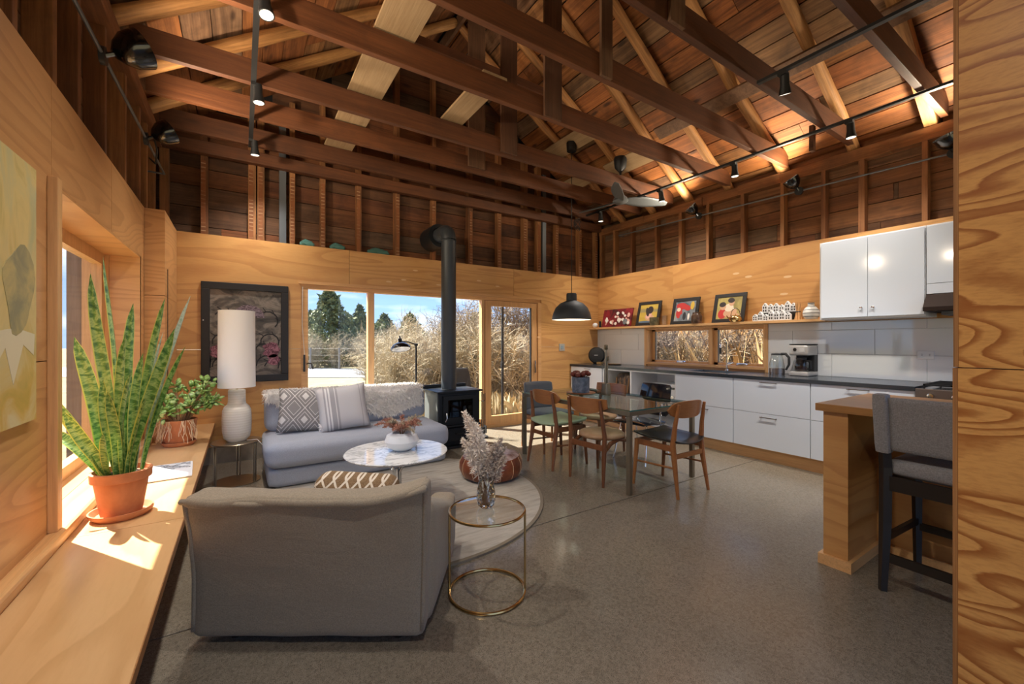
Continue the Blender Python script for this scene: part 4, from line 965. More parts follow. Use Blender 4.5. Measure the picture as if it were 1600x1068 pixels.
# brass side table and crystal vase
tb = thing('side_table', 'round brass-framed glass side table in the foreground', 'table', (1.075, 1.89, 0.0))
MB().ring((0, 0, 0.008), 0.195, 0.008, 56, 8).build('base_ring', M['brass'], tb, smooth=True)
MB().ring((0, 0, 0.425), 0.195, 0.007, 56, 8).build('top_ring', M['brass'], tb, smooth=True)
MB().lathe([(0.0, 0.422), (0.189, 0.422), (0.189, 0.428), (0.0, 0.428)], 56).build('glass_top', glassy('side table glass', (0.95, 0.96, 0.95), 2.2), tb)
for a in (-0.58, 2.56): 
    MB().tube([(0.197 * math.cos(a), 0.197 * math.sin(a), 0.012), (0.197 * math.cos(a), 0.197 * math.sin(a), 0.424)], 0.006, 8).build('leg', M['brass'], tb, smooth=True)
vs = thing('crystal_vase', 'cut-glass vase of pampas grass on the brass side table', 'vase', (1.085, 1.92, 0.4285))
def facet(prof, n, tw):
    mb = MB(); vsx = []; m = len(prof)
    for i, (r, z) in enumerate(prof):
        for k in range(n):
            a = 2 * math.pi * (k + (i % 2) * 0.5) / n; vsx.append((r * math.cos(a), r * math.sin(a), z))
    fs = [(i * n + k, i * n + (k + 1) % n, (i + 1) * n + (k + (i % 2)) % n) for i in range(m - 1) for k in range(n)] + [(i * n + (k + 1) % n if i % 2 == 0 else i * n + k, (i + 1) * n + (k + 1) % n if i % 2 == 0 else (i + 1) * n + (k + 1) % n, (i + 1) * n + k) for i in range(m - 1) for k in range(n)]
    return mb.add(vsx, fs)
vm = M['crystal']
facet([(0.03, 0.0), (0.042, 0.012), (0.050, 0.035), (0.051, 0.06), (0.048, 0.085), (0.044, 0.11), (0.039, 0.135), (0.034, 0.165), (0.030, 0.19), (0.032, 0.205)], 12, 0).build('glass_body', vm, vs, fix=False)
facet([(0.0, 0.012), (0.03, 0.013), (0.041, 0.04), (0.040, 0.085), (0.035, 0.12), (0.029, 0.15), (0.026, 0.203)], 12, 0).build('glass_lining', M['cglass'], vs, fix=False)
rn = random.Random(77); stm = MB(); pl1 = MB(); pl2 = MB()
def plume(tip, bend, n, ln, mbx, start=0.35):
    p0 = Vector((rn.uniform(-.012, .012), rn.uniform(-.012, .012), 0.02)); tip = Vector(tip); pts = []
    for k in range(9):
        f = k / 8; pts.append(p0.lerp(tip, f) + Vector(bend) * math.sin(f * 3.14))
    stm.tube(pts, 0.0018, 4, False); fuzz(mbx, pts[int(8 * start):], n, ln, rn, 0.0024, 0.9, 0.7)
def V(r, up, d=0.0): return PR * r + PF * d + Vector((0, 0, up))
for (r, up, d) in ((-0.115, 0.50, 0), (-0.09, 0.45, 0.03), (-0.07, 0.40, -0.03), (-0.05, 0.42, 0.05), (-0.12, 0.36, -0.02), (-0.03, 0.36, 0.0), (-0.10, 0.31, 0.04), (-0.08, 0.47, -0.01)):
    plume(V(r, up, d), V(0.02, 0.0), 760, 0.06, pl1, 0.5)
for (r, up, d) in ((0.08, 0.36, 0), (0.10, 0.31, 0.02), (0.05, 0.34, -0.02), (0.03, 0.30, 0.03), (0.10, 0.27, -0.02), (0.065, 0.28, 0.04), (0.02, 0.27, -0.03)):
    plume(V(r, up, d), V(-0.015, 0.0), 560, 0.05, pl2, 0.62)
stm.build('stems', M['stem'], vs, fix=False); pl1.build('pale_plumes', M['plume'], vs, fix=False, kind='stuff'); pl2.build('dark_plumes', M['plume2'], vs, fix=False, kind='stuff')
# pouf
pf = thing('pouf', 'round brown leather pouf with pale stitching at the rug edge', 'pouf', (2.01, 3.46, RZ))
prof = [(0.0, 0.0), (0.22, 0.0), (0.275, 0.03), (0.30, 0.09), (0.298, 0.15), (0.27, 0.205)]
MB().lathe(prof, 40).build('side_panels', M['leather'], pf, smooth='all')
def puf(p): return (p[0], p[1], p[2] + 0.012 * noise.noise((p[0] * 12, p[1] * 12, 0)))
MB().lathe([(0.27, 0.205), (0.22, 0.228), (0.16, 0.238), (0.1, 0.23), (0.04, 0.22), (0.0, 0.215)], 40).map(puf).build('top_panel', M['rawhide'], pf, smooth='all')
sti = MB()
for k in range(14):
    a = 2 * math.pi * k / 14; sti.tube([(r * 1.004 * math.cos(a), r * 1.004 * math.sin(a), z) for r, z in prof[1:]], 0.0024, 4)
sti.build('stitching', M['thread'], pf, fix=False)
# lamp table and table lamp
lt = thing('lamp_table', 'small round brushed-metal side table between the bench and the sofa', 'table', (-0.035, 4.66, 0.0))
lm = mat('brushed champagne metal', '#a59885', 0.3, 0.9)
MB().lathe([(0.0, 0.365), (0.20, 0.365), (0.205, 0.375), (0.20, 0.38), (0.0, 0.38)], 48).build('top', lm, lt, smooth=True)
for a in (3.6, 5.6, 1.5):
    for da in (-0.07, 0.07): MB().tube([(0.18 * math.cos(a + da), 0.18 * math.sin(a + da), 0.005), (0.18 * math.cos(a + da), 0.18 * math.sin(a + da), 0.366)], 0.006, 8).build('leg', lm, lt, smooth=True)
MB().lathe([(0.0, 0.0), (0.19, 0.0), (0.19, 0.008), (0.0, 0.01)], 40).build('base_plate', lm, lt)
tl = thing('table_lamp', 'tall table lamp with white cylinder shade and cream ribbed base', 'lamp', (-0.035, 4.66, 0.3802))
MB().lathe([(0.0, 0.0), (0.072, 0.0), (0.105, 0.035), (0.116, 0.10), (0.118, 0.20), (0.114, 0.285), (0.10, 0.32), (0.074, 0.345), (0.07, 0.37), (0.069, 0.47), (0.063, 0.478), (0.0, 0.478)], 40).build('base', M['ceram'], tl, smooth=True)
MB().tube([(0, 0, 0.478), (0, 0, 0.56)], 0.011, 10).build('socket_stem', M['brass'], tl, smooth=True)
MB().lathe([(0.151, 0.50), (0.150, 0.505), (0.146, 1.205), (0.148, 1.21), (0.144, 1.21), (0.142, 1.205), (0.146, 0.505), (0.147, 0.50), (0.151, 0.50)], 56).build('shade', M['shade'], tl, smooth=True)
MB().bar((-0.144, 0, 0.55), (0.144, 0, 0.55), 0.004, 0.004).build('shade_spider', M['brass'], tl)
MB().tube([(0.08, -0.06, 0.005), (0.16, -0.11, 0.012), (0.205, -0.12, -0.05), (0.21, -0.03, -0.20), (0.21, 0.05, -0.35), (0.21, 0.24, -0.372)], 0.0035, 6).build('cord', M['wcord'], tl, smooth='all')
# wood stove
ws = thing('wood_stove', 'black cast-iron wood stove with glass door and pipe', 'stove', (2.225, 4.80, 0.0))
MB().box(-0.275, 0.275, -0.215, 0.215, 0.30, 0.69).build('firebox', M['stove'], ws, bevel=0.008)
MB().box(-0.30, 0.30, -0.25, 0.235, 0.69, 0.712).build('top_plate', M['stove'], ws, bevel=0.004)
MB().box(-0.20, 0.20, -0.13, 0.17, 0.03, 0.30).build('pedestal', M['stove'], ws, bevel=0.01)
MB().box(-0.24, 0.24, -0.17, 0.20, 0.0, 0.03).build('base_plate', M['stove'], ws, bevel=0.005)
MB().box(-0.26, 0.26, -0.27, -0.20, 0.285, 0.305).build('ash_lip', M['stove'], ws, bevel=0.005)
MB().box(-0.285, -0.2755, -0.20, 0.20, 0.05, 0.685).build('lit_side_shield', mat('window-lit grey shield', '#6a6f6d', 0.5, 0.2), ws)  # window light on the stove's left side, painted as a lighter grey
dr = MB().box(-0.225, -0.165, -0.245, -0.212, 0.345, 0.655).box(0.165, 0.225, -0.245, -0.212, 0.345, 0.655).box(-0.165, 0.165, -0.245, -0.212, 0.605, 0.655).box(-0.165, 0.165, -0.245, -0.212, 0.345, 0.395).build('door', M['stove'], ws, fix=False)
MB().box(-0.165, 0.165, -0.232, -0.226, 0.395, 0.605).build('door_glass', M['bglass'], dr)
MB().tube([(-0.195, -0.245, 0.47), (-0.205, -0.29, 0.46), (-0.20, -0.295, 0.40), (-0.215, -0.29, 0.36)], 0.008, 6).build('door_handle', M['chrome'], dr, smooth=True)
MB().box(-0.17, 0.17, -0.20, -0.13, 0.10, 0.26).build('ash_drawer', M['stove'], ws, bevel=0.006)
MB().tube([(-0.05, -0.205, 0.19), (-0.05, -0.225, 0.19), (0.05, -0.225, 0.19), (0.05, -0.205, 0.19)], 0.006, 6).build('drawer_handle', M['stove'], ws)
MB().box(-0.30, 0.30, 0.215, 0.235, 0.712, 0.755).build('heat_shield', M['stove'], ws, bevel=0.004)
MB().lathe([(0.093, 0.713), (0.093, 2.58)], 32, (-0.035, 0.03, 0)).build('flue_pipe', M['pipe'], ws, smooth=True)
e = []
for k in range(9):
    a = k / 8 * math.pi / 2; e.append((-0.035, 0.03 + 0.12 * (1 - math.cos(a)), 2.58 + 0.12 * math.sin(a)))
MB().tube(e, 0.094, 28, False).build('flue_elbow', M['pipe'], ws, smooth=True)
MB().tube([e[-1], (-0.035, 0.33, 2.70)], 0.094, 28).build('flue_elbow', M['pipe'], ws, smooth=True)
for zz in (2.57, ): MB().ring((-0.035, 0.03, zz), 0.094, 0.006, 32, 6).build('pipe_seam', M['pipe'], ws)
MB().lathe([(0.10, 0.0), (0.15, 0.0), (0.155, 0.02), (0.155, 0.32), (0.1, 0.34)], 32, (-0.035, 0.31, 2.70), Matrix.Rotation(R(-90), 4, 'X')).build('wall_thimble', M['stove'], ws, smooth=True)
for o in list(ws.children):
    if o.name.startswith(('flue', 'wall_thimble', 'pipe_seam')):
        pass
ft = thing('fireplace_tools', 'black iron fireplace tool set beside the stove', 'tools', (2.75, 4.98, 0.0))
MB().lathe([(0.0, 0.0), (0.09, 0.0), (0.09, 0.015), (0.0, 0.02)], 20).build('stand_base', M['blackm'], ft)
MB().tube([(0, 0, 0.015), (0, 0, 0.62)], 0.008, 8).build('stand_pole', M['blackm'], ft)
for (dx, dy, n_) in ((-0.05, 0, 'poker'), (0.05, 0, 'shovel'), (0, -0.05, 'brush')):
    mb = MB().tube([(dx, dy, 0.12), (dx, dy, 0.60)], 0.006, 6).tube([(dx * 0.2, dy * 0.2, 0.5), (dx, dy, 0.5)], 0.004, 6)
    if n_ == 'shovel': mb.box(dx - 0.005, dx + 0.005, dy - 0.04, dy + 0.04, 0.06, 0.16)
    elif n_ == 'brush': mb.lathe([(0.0, 0.05), (0.025, 0.05), (0.02, 0.15), (0.0, 0.16)], 10, (dx, dy, 0))
    else: mb.tube([(dx, dy, 0.12), (dx + 0.02, dy, 0.07)], 0.006, 6)
    mb.build(n_, M['blackm'], ft, smooth=True)
flp = thing('floor_lamp', 'black metal floor lamp with a dish shade behind the sofa', 'lamp', (1.90, 5.20, 0.0))
MB().lathe([(0.0, 0.0), (0.13, 0.0), (0.13, 0.015), (0.02, 0.03), (0.0, 0.03)], 24).build('base', M['blackm'], flp, smooth=True)
MB().tube([(0, 0, 0.03), (0, 0, 1.27)], 0.012, 10).lathe([(0.0, 1.245), (0.024, 1.25), (0.024, 1.28), (0.0, 1.285)], 10).build('pole', M['blackm'], flp, smooth=True)
MB().tube([(0, 0, 1.265), (-0.10, 0, 1.30), (-0.2, 0, 1.305)], 0.008, 8).build('arm', M['blackm'], flp, smooth=True)
sh_ = MB().lathe([(0.125, 0.0), (0.122, 0.03), (0.09, 0.065), (0.04, 0.09), (0.025, 0.10), (0.025, 0.14), (0.01, 0.15), (0.008, 0.18), (0.0, 0.19)], 32).lathe([(0.124, 0.0), (0.118, 0.028), (0.085, 0.06), (0.0, 0.085)], 32)
o = sh_.build('shade', M['black'], flp, smooth=True, loc=(-0.20, 0, 1.205)); o.rotation_euler = (R(-17), 0, 0)
MB().lathe([(0.118, 0.002), (0.112, 0.025), (0.08, 0.055), (0.0, 0.075)], 32).build('reflector', M['whitem'], o, smooth=True)
MB().lathe([(0.0, 0.02), (0.03, 0.03), (0.035, 0.05), (0.02, 0.075)], 14).build('bulb', M['whitem'], o, smooth=True)
# ============================================================ DINING
dt = thing('dining_table', 'glass-topped dining table with bronze steel frame', 'table', (3.205, 3.20, 0.0))
TW, TL, TH = 0.46, 0.80, 0.722
for (sx, sy) in ((-1, -1), (1, -1), (-1, 1), (1, 1)):
    MB().box(-0.019, 0.019, -0.019, 0.019, 0, TH - 0.053).build('leg', M['bronze'], dt, bevel=0.003, loc=(sx * (TW - 0.019), sy * (TL - 0.019), 0))
for s_ in (-1, 1):
    MB().box(-TW, TW, s_ * TL - 0.019 - 0.019 * s_, s_ * TL + 0.019 - 0.019 * s_, TH - 0.052, TH - 0.013).build('apron', M['bronze'], dt, bevel=0.003)
    MB().box(s_ * TW - 0.019 - 0.019 * s_, s_ * TW + 0.019 - 0.019 * s_, -TL + 0.039, TL - 0.039, TH - 0.052, TH - 0.013).build('apron', M['bronze'], dt, bevel=0.003)
MB().box(-TW - 0.005, TW + 0.005, -TL - 0.005, TL + 0.005, TH - 0.012, TH).build('glass_top', M['tglass'], dt, bevel=0.002)
MB().box(-TW - 0.006, TW + 0.006, -TL - 0.006, -TL - 0.0052, TH - 0.011, TH - 0.001).build('glass_edge', mat('green glass edge', '#2f6a68', 0.15), dt)

def plate(w, h, curve, lift=0.0, th=0.016, shape='pill', n=14, m=7):
    """bent wooden back panel, concave toward +y"""
    mb = MB()
    for sd in (0, 1):
        for i in range(n + 1):
            u = 2 * i / n - 1
            if shape == 'pill': hh = h / 2 * (1 - abs(u) ** 3.2) ** 0.5 if abs(u) < 1 else 0; zc = 0
            else: hh = h / 2 * (1 - 0.45 * u * u); zc = h / 2 * 0.45 * u * u * 0.9
            hh = max(hh, 0.004)
            for j in range(m + 1):
                v = 2 * j / m - 1
                mb.v.append((u * w / 2, curve * u * u + sd * th - 0.15 * (zc + v * hh), zc + v * hh + lift))
    q = (n + 1) * (m + 1)
    for i in range(n):
        for j in range(m):
            a = i * (m + 1) + j; b = (i + 1) * (m + 1) + j
            mb.f += [(a, b, b + 1, a + 1), (q + a, q + a + 1, q + b + 1, q + b)]
    for i in range(n):
        for j in (0, m):
            a = i * (m + 1) + j; b = a + m + 1; mb.f.append((a, a + q, b + q, b))
    for i in (0, n):
        for j in range(m):
            a = i * (m + 1) + j; mb.f.append((a, a + 1, a + 1 + q, a + q))
    return mb
def wood_chair(label, loc, rz, seatm, frame, backm, style):
    t_ = thing('dining_chair', label, 'chair', loc, rz, 'dining chairs around the glass table')
    W = 0.20
    for s_ in (-1, 1):
        if style == 'round':
            MB().tube([(s_ * W, -0.215, 0), (s_ * W, -0.205, 0.25), (s_ * (W + .005), -0.20, 0.45), (s_ * (W - .005), -0.225, 0.62), (s_ * (W - .012), -0.25, 0.775)], [0.012, 0.021, 0.021, 0.018, 0.013], 10).build('rear_leg', frame, t_, smooth=True)
            MB().tube([(s_ * W, 0.20, 0), (s_ * W * 0.96, 0.185, 0.25), (s_ * W * 0.92, 0.17, 0.40)], [0.012, 0.018, 0.020], 10).build('front_leg', frame, t_, smooth=True)
        else:
            MB().tube([(s_ * (W + 0.015), -0.245, 0), (s_ * W, -0.20, 0.30), (s_ * W, -0.185, 0.43), (s_ * (W - .01), -0.20, 0.60), (s_ * (W - .022), -0.23, 0.775)], [0.013, 0.022, 0.024, 0.019, 0.013], 8).build('rear_leg', frame, t_, smooth=True)
            MB().tube([(s_ * (W + .01), 0.225, 0), (s_ * W, 0.20, 0.30), (s_ * W, 0.19, 0.42)], [0.013, 0.020, 0.022], 8).build('front_leg', frame, t_, smooth=True)
        if style == 'round':
            MB().tube([(s_ * W, -0.2, 0.31), (s_ * W * 0.95, -0.1, 0.37), (s_ * W * 0.92, 0.03, 0.395), (s_ * W * 0.92, 0.17, 0.36)], [0.017, 0.02, 0.02, 0.015], 8).build('arched_rail', frame, t_, smooth=True)
        else:
            MB().box(s_ * W - 0.011, s_ * W + 0.011, -0.2, 0.2, 0.375, 0.425).build('seat_rail', frame, t_, bevel=0.004)
            MB().tube([(s_ * W, -0.2, 0.24), (s_ * W, 0.205, 0.22)], 0.009, 8).build('stretcher', frame, t_, smooth=True)
    if style == 'round':
        MB().bar((-W, -0.203, 0.345), (W, -0.203, 0.345), 0.02, 0.05).build('rear_rail', frame, t_, bevel=0.004)
    else:
        MB().bar((-W, -0.198, 0.335), (W, -0.198, 0.335), 0.02, 0.04).build('rear_rail', frame, t_, bevel=0.004)
        MB().bar((-W, 0.195, 0.40), (W, 0.195, 0.40), 0.02, 0.045).build('front_rail', frame, t_, bevel=0.004)
    if style == 'round':
        MB().lathe([(0.0, 0.0), (0.19, 0.0), (0.215, 0.018), (0.213, 0.038), (0.19, 0.052), (0.1, 0.056), (0.0, 0.056)], 36, (0, 0.01, 0.395)).map(lambda p: (p[0] * 1.03, p[1], p[2])).build('seat', seatm, t_, smooth='all')
    else:
        def ss(p):
            x, y, z = p; k = 1 - 0.10 * (0.5 - y / 0.45)
            return (x * k, y, z + 0.05 * (x / 0.225) ** 2 * (0.4 if style == 'pad' else 0.55) + (0.02 * (y / 0.2) ** 2 if y > 0 else 0.0))
        MB().soft(0.455, 0.44, 0.045 if style == 'pad' else 0.026, 0.02, (0.02, 0.03, 0.012), 12, (0, 0.0, 0.425), ss).build('seat', seatm, t_, smooth='all')
    o = (plate(0.47, 0.15, 0.055) if style != 'round' else plate(0.46, 0.15, 0.06, shape='bow')).build('backrest', backm, t_, smooth=True, loc=(0, -0.226 if style != 'round' else -0.262, 0.725 if style != 'round' else 0.715))
    return t_
greenp = mat('green vinyl', '#9fae8a', 0.42); tanp = blotch('tan leather', [(0.3, '#9d7a58'), (0.6, '#b08c68'), (0.8, '#bd9c7a')], 10, 4, 0.3, 0.45)
blackl = mat('black leather', '#15171b', 0.28)
wood_chair('teak dining chair with a green vinyl seat on the left of the table', (2.87, 3.50, 0), R(-90), greenp, M['walnut'], M['teak'], 'pad')
wood_chair('dining chair with a round tan leather seat nearest the camera', (2.90, 2.89, 0), R(-90 + 6), tanp, M['walnut'], M['teak'], 'round')
wood_chair('wooden dining chair with a black seat at the near end of the table', (3.235, 2.375, 0), R(0), blackl, M['teak'], M['teak'], 'dish')
wood_chair('dining chair with a tan seat tucked in behind the planter', (3.60, 3.62, 0), R(90), tanp, M['walnut'], M['teak'], 'round')
# upholstered chair at the far end
gc = thing('dining_chair', 'grey upholstered dining chair with wooden legs at the far end', 'chair', (3.18, 4.06, 0), R(180), 'dining chairs around the glass table')
for s_ in (-1, 1):
    MB().tube([(s_ * 0.235, -0.23, 0), (s_ * 0.23, -0.21, 0.40), (s_ * 0.225, -0.23, 0.58)], [0.013, 0.02, 0.017], 8).build('rear_leg', M['teak'], gc, smooth=True)
    MB().tube([(s_ * 0.235, 0.22, 0), (s_ * 0.23, 0.20, 0.40)], [0.013, 0.021], 8).build('front_leg', M['teak'], gc, smooth=True)
    MB().box(s_ * 0.23 - 0.011, s_ * 0.23 + 0.011, -0.21, 0.2, 0.36, 0.405).build('seat_rail', M['teak'], gc)
MB().bar((-0.23, -0.21, 0.38), (0.23, -0.21, 0.38), 0.02, 0.045).build('rear_rail', M['teak'], gc)
MB().bar((-0.23, 0.2, 0.38), (0.23, 0.2, 0.38), 0.02, 0.045).build('front_rail', M['teak'], gc)
MB().soft(0.46, 0.45, 0.06, 0.028, (0, 0, 0.012), 10, (0, 0, 0.405)).build('seat', M['greyf'], gc, smooth='all')
MB().soft(0.47, 0.05, 0.34, 0.024, (0, 0, 0.005), 12, (0, -0.235, 0.45), lambda p: (p[0] * (1 - 0.08 * p[2] / 0.34), p[1] - 0.12 * p[2] + 0.06 * (p[0] / 0.23) ** 2, p[2])).build('backrest', M['greyf'], gc, smooth='all')
# bent-ply shell chair
bs = thing('shell_chair', 'glossy black bent-plywood chair with chrome legs by the open shelves', 'chair', (3.72, 3.10, 0), R(93))
blk = mat('black lacquer ply', '#1b2027', 0.12, 0.0, Coat_Weight=0.4)
def sheet(prof, w0, th=0.011, n=10):
    mb = MB(); m = len(prof)
    for sd in (0, 1):
        for i, (y, z, wf, dish) in enumerate(prof):
            y2, z2 = prof[min(i + 1, m - 1)][:2]; y1, z1 = prof[max(i - 1, 0)][:2]; t_ = Vector((0, y2 - y1, z2 - z1)).normalized(); nn = Vector((0, -t_.z, t_.y))
            for k in range(n + 1):
                u = 2 * k / n - 1; p = Vector((u * w0 / 2 * wf, y, z)) + nn * (sd * th + dish * u * u); mb.v.append(tuple(p))
    q = m * (n + 1)
    for i in range(m - 1):
        for k in range(n):
            a = i * (n + 1) + k; b = a + n + 1; mb.f += [(a, b, b + 1, a + 1), (q + a, q + a + 1, q + b + 1, q + b)]
    for i in range(m - 1):
        for k in (0, n): a = i * (n + 1) + k; mb.f.append((a, a + n + 1, a + n + 1 + q, a + q))
    for i in (0, m - 1):
        for k in range(n): a = i * (n + 1) + k; mb.f.append((a, a + 1, a + 1 + q, a + q))
    return mb
sheet([(0.22, 0.425, 0.9, 0.0), (0.20, 0.44, 0.98, 0.005), (0.1, 0.44, 1, 0.01), (0.0, 0.43, 1, 0.012), (-0.12, 0.425, 0.98, 0.012), (-0.19, 0.435, 0.9, 0.01)], 0.44).build('seat', blk, bs, smooth=True)
sheet([(-0.19, 0.48, 0.9, 0.0), (-0.21, 0.52, 1.0, 0.01), (-0.225, 0.60, 0.98, 0.02), (-0.245, 0.70, 0.95, 0.02), (-0.27, 0.80, 0.92, 0.018), (-0.28, 0.825, 0.84, 0.016)], 0.42).build('backrest', blk, bs, smooth=True)
for s_ in (-1, 1):
    MB().tube([(s_ * 0.21, 0.20, 0), (s_ * 0.17, 0.12, 0.415), (s_ * 0.16, -0.1, 0.41)], 0.009, 8).build('front_leg', M['chrome'], bs, smooth=True)
    MB().tube([(s_ * 0.21, -0.24, 0), (s_ * 0.16, -0.13, 0.41), (s_ * 0.12, -0.2, 0.5), (s_ * 0.12, -0.225, 0.60)], 0.009, 8).build('rear_leg', M['chrome'], bs, smooth=True)
# things on the dining table
tr = MB().lathe([(0.0, 0.0), (0.15, 0.0), (0.165, 0.012), (0.16, 0.016), (0.0, 0.008)], 36).build('wooden_tray', M['walnut'], smooth=True, loc=(3.20, 3.50, TH + 0.0005)); tag(tr, 'round dark wooden tray under the blue-grey planter', 'tray')
pp_ = thing('table_planter', 'blue-grey planter of dark red dried seed heads on the table', 'planter', (3.20, 3.50, TH + 0.009))
MB().lathe([(0.0, 0.0), (0.088, 0.0), (0.095, 0.006), (0.098, 0.175), (0.092, 0.178), (0.088, 0.17), (0.0, 0.165)], 36).build('pot', blotch('blue grey glaze', [(0.35, '#4a5360'), (0.55, '#677181'), (0.75, '#828c99')], 22, 5, 0.3, 0.6), pp_, smooth=True)
rn = random.Random(3); sd_ = blotch('dark red seed', [(0.3, '#4a1c14'), (0.6, '#76301f'), (0.8, '#8d4630')], 40, 3)
for i in range(13):
    a = i * 2.4; rr = 0.026 * math.sqrt(i) ; c = (rr * math.cos(a) * 1.1, rr * math.sin(a) * 1.1, 0.20 + rn.uniform(-.01, .025)); r0 = rn.uniform(0.028, 0.036)
    mb = MB().soft(r0 * 2, r0 * 2, r0 * 1.7, r0, n=6, c=(c[0], c[1], c[2] - r0 * 0.85)).map(lambda p: p + (p - Vector(c)).normalized() * 0.006 * noise.noise(p * 90))
    mb.tube([(c[0] * 0.5, c[1] * 0.5, 0.15), c], 0.004, 4); mb.build('seed_head', sd_, pp_, smooth='all', fix=False)
ch = thing('candle_holder', 'tall twin-stem pewter candle holder on the dining table', 'candlestick', (3.33, 3.24, TH + 0.0005))
pew = mat('aged pewter', '#8a7f6a', 0.38, 0.85)
MB().soft(0.085, 0.085, 0.13, 0.012, n=6, fn=lambda p: (p[0] * (1 - 0.25 * p[2] / 0.13), p[1] * (1 - 0.25 * p[2] / 0.13), p[2])).build('block_base', pew, ch, smooth=True)
MB().tube([(-0.012, 0, 0.125), (-0.008, 0, 0.30), (0.0, 0, 0.50)], [0.012, 0.009, 0.012], 8).lathe([(0.010, 0.49), (0.02, 0.5), (0.022, 0.545), (0.012, 0.55)], 12).build('tall_stem', pew, ch, smooth=True)
MB().tube([(0.016, 0, 0.125), (0.018, 0, 0.25), (0.014, 0, 0.37)], [0.011, 0.008, 0.012], 8).lathe([(0.010, 0.37), (0.02, 0.38), (0.022, 0.42), (0.012, 0.425)], 12, (0.014, 0, 0)).build('short_stem', pew, ch, smooth=True)
# ============================================================ KITCHEN
XC = 4.76; ZB, ZT = 0.14, 0.888
def carcass(name, label, y0, y1, cat='cabinet'):
    t_ = thing(name, label, cat, (XC, (y0 + y1) / 2, 0)); return t_, (y1 - y0) / 2
def pull(par, y, z, ln=0.13):
    MB().bar((-0.045, y - ln / 2, z), (-0.045, y + ln / 2, z), 0.009, 0.008).bar((-0.045, y - ln / 2 + 0.012, z), (-0.02, y - ln / 2 + 0.012, z), 0.008, 0.008).bar((-0.045, y + ln / 2 - 0.012, z), (-0.02, y + ln / 2 - 0.012, z), 0.008, 0.008).build('handle', M['stainless'], par)
def front(par, name, h, z0, z1, g=0.002):
    return MB().box(-0.02, -0.0005, -h + g, h - g, z0 + g, z1 - g).build(name, M['white'], par, bevel=0.0015)
t_, h = carcass('base_cabinet', 'white base cabinet with one door at the back corner', 4.70, 5.43)
MB().box(0, 0.60, -h, h, ZB, ZT).build('body', M['whitem'], t_); d = front(t_, 'door', h, ZB, ZT); pull(d, -0.05, 0.862)
t_, h = carcass('open_cabinet', 'white open-shelf base cabinet behind the dining table', 3.385, 4.695)
bd = MB().box(0, 0.60, -h, -h + 0.02, ZB, ZT).box(0, 0.60, h - 0.02, h, ZB, ZT).box(0.58, 0.60, -h, h, ZB, ZT).box(0, 0.58, -h + 0.02, h - 0.02, ZB, ZB + 0.02).box(0, 0.58, -h + 0.02, h - 0.02, ZT - 0.02, ZT).box(0, 0.58, 0.09, 0.115, ZB + 0.02, ZT - 0.02)
bd.build('body', M['whitem'], t_, fix=False)
MB().box(0.01, 0.575, -h + 0.021, 0.089, 0.46, 0.478).build('shelf', M['whitem'], t_)
dv = [( 'white drawer cabinet under the sink', 2.625, 3.38, (0,), 0.0), ('white two-drawer cabinet under the kettle', 1.85, 2.62, (0, 1), 0.0), ('white drawer cabinet beside the range', 1.08, 1.845, (0, 1), 0.0)]
for (lb, a, b, hs, _) in dv:
    t_, h = carcass('drawer_cabinet', lb, a, b); t_['group'] = 'white drawer units'
    MB().box(0, 0.60, -h, h, ZB, ZT).build('body', M['whitem'], t_)
    d2 = front(t_, 'drawer_front', h, ZB, 0.525); d1 = front(t_, 'drawer_front', h, 0.525, ZT)
    pull(d2, 0.0, 0.485, 0.17)
    if len(hs) > 1: pull(d1, 0.0, 0.862, 0.17)
pk = MB().box(XC + 0.04, XC + 0.06, 1.08, 5.43, 0.0, ZB - 0.001).build('trim_2', M['trimy']); pk['kind'] = 'structure'
mw = thing('microwave', 'small white microwave on the open cabinet shelf', 'microwave', (XC + 0.28, 3.60, 0.479))
MB().box(-0.2, 0.2, -0.19, 0.22, 0.005, 0.25).build('body', M['whitem'], mw, bevel=0.006)
MB().box(-0.204, -0.2, -0.03, 0.20, 0.03, 0.225).build('door_glass', M['blackm'], mw); MB().box(-0.204, -0.2, -0.15, -0.07, 0.18, 0.21).build('display', M['black'], mw)
MB().lathe([(0.0, 0.0), (0.025, 0.0), (0.022, 0.02), (0.0, 0.02)], 16, (-0.2, -0.11, 0.08), Matrix.Rotation(R(-90), 4, 'Y')).build('knob', M['chrome'], mw)
bag = thing('wine_rack', 'dark woven bundle of bottles in the open cabinet bay', 'basket', (XC + 0.28, 4.36, ZB + 0.0205))
rn = random.Random(2); brn = blotch('dark wicker', [(0.35, '#241a14'), (0.55, '#5a4636'), (0.75, '#8d7a66')], 18, 4)
MB().soft(0.40, 0.36, 0.66, 0.08, (0.01, 0.02, 0.01), 10, (0, 0, 0.0)).map(lambda p: p + Vector((noise.noise(p * 9), noise.noise(p * 9 + Vector((5, 0, 0))), 0)) * 0.03).build('body', brn, bag, smooth='all')
for k in range(4): MB().tube([(-0.21, -0.12 + 0.08 * k, 0.1), (-0.22, -0.10 + 0.08 * k, 0.35), (-0.20, -0.12 + 0.08 * k, 0.6)], 0.012, 6).build('strap', M['stem'], bag, smooth=True)
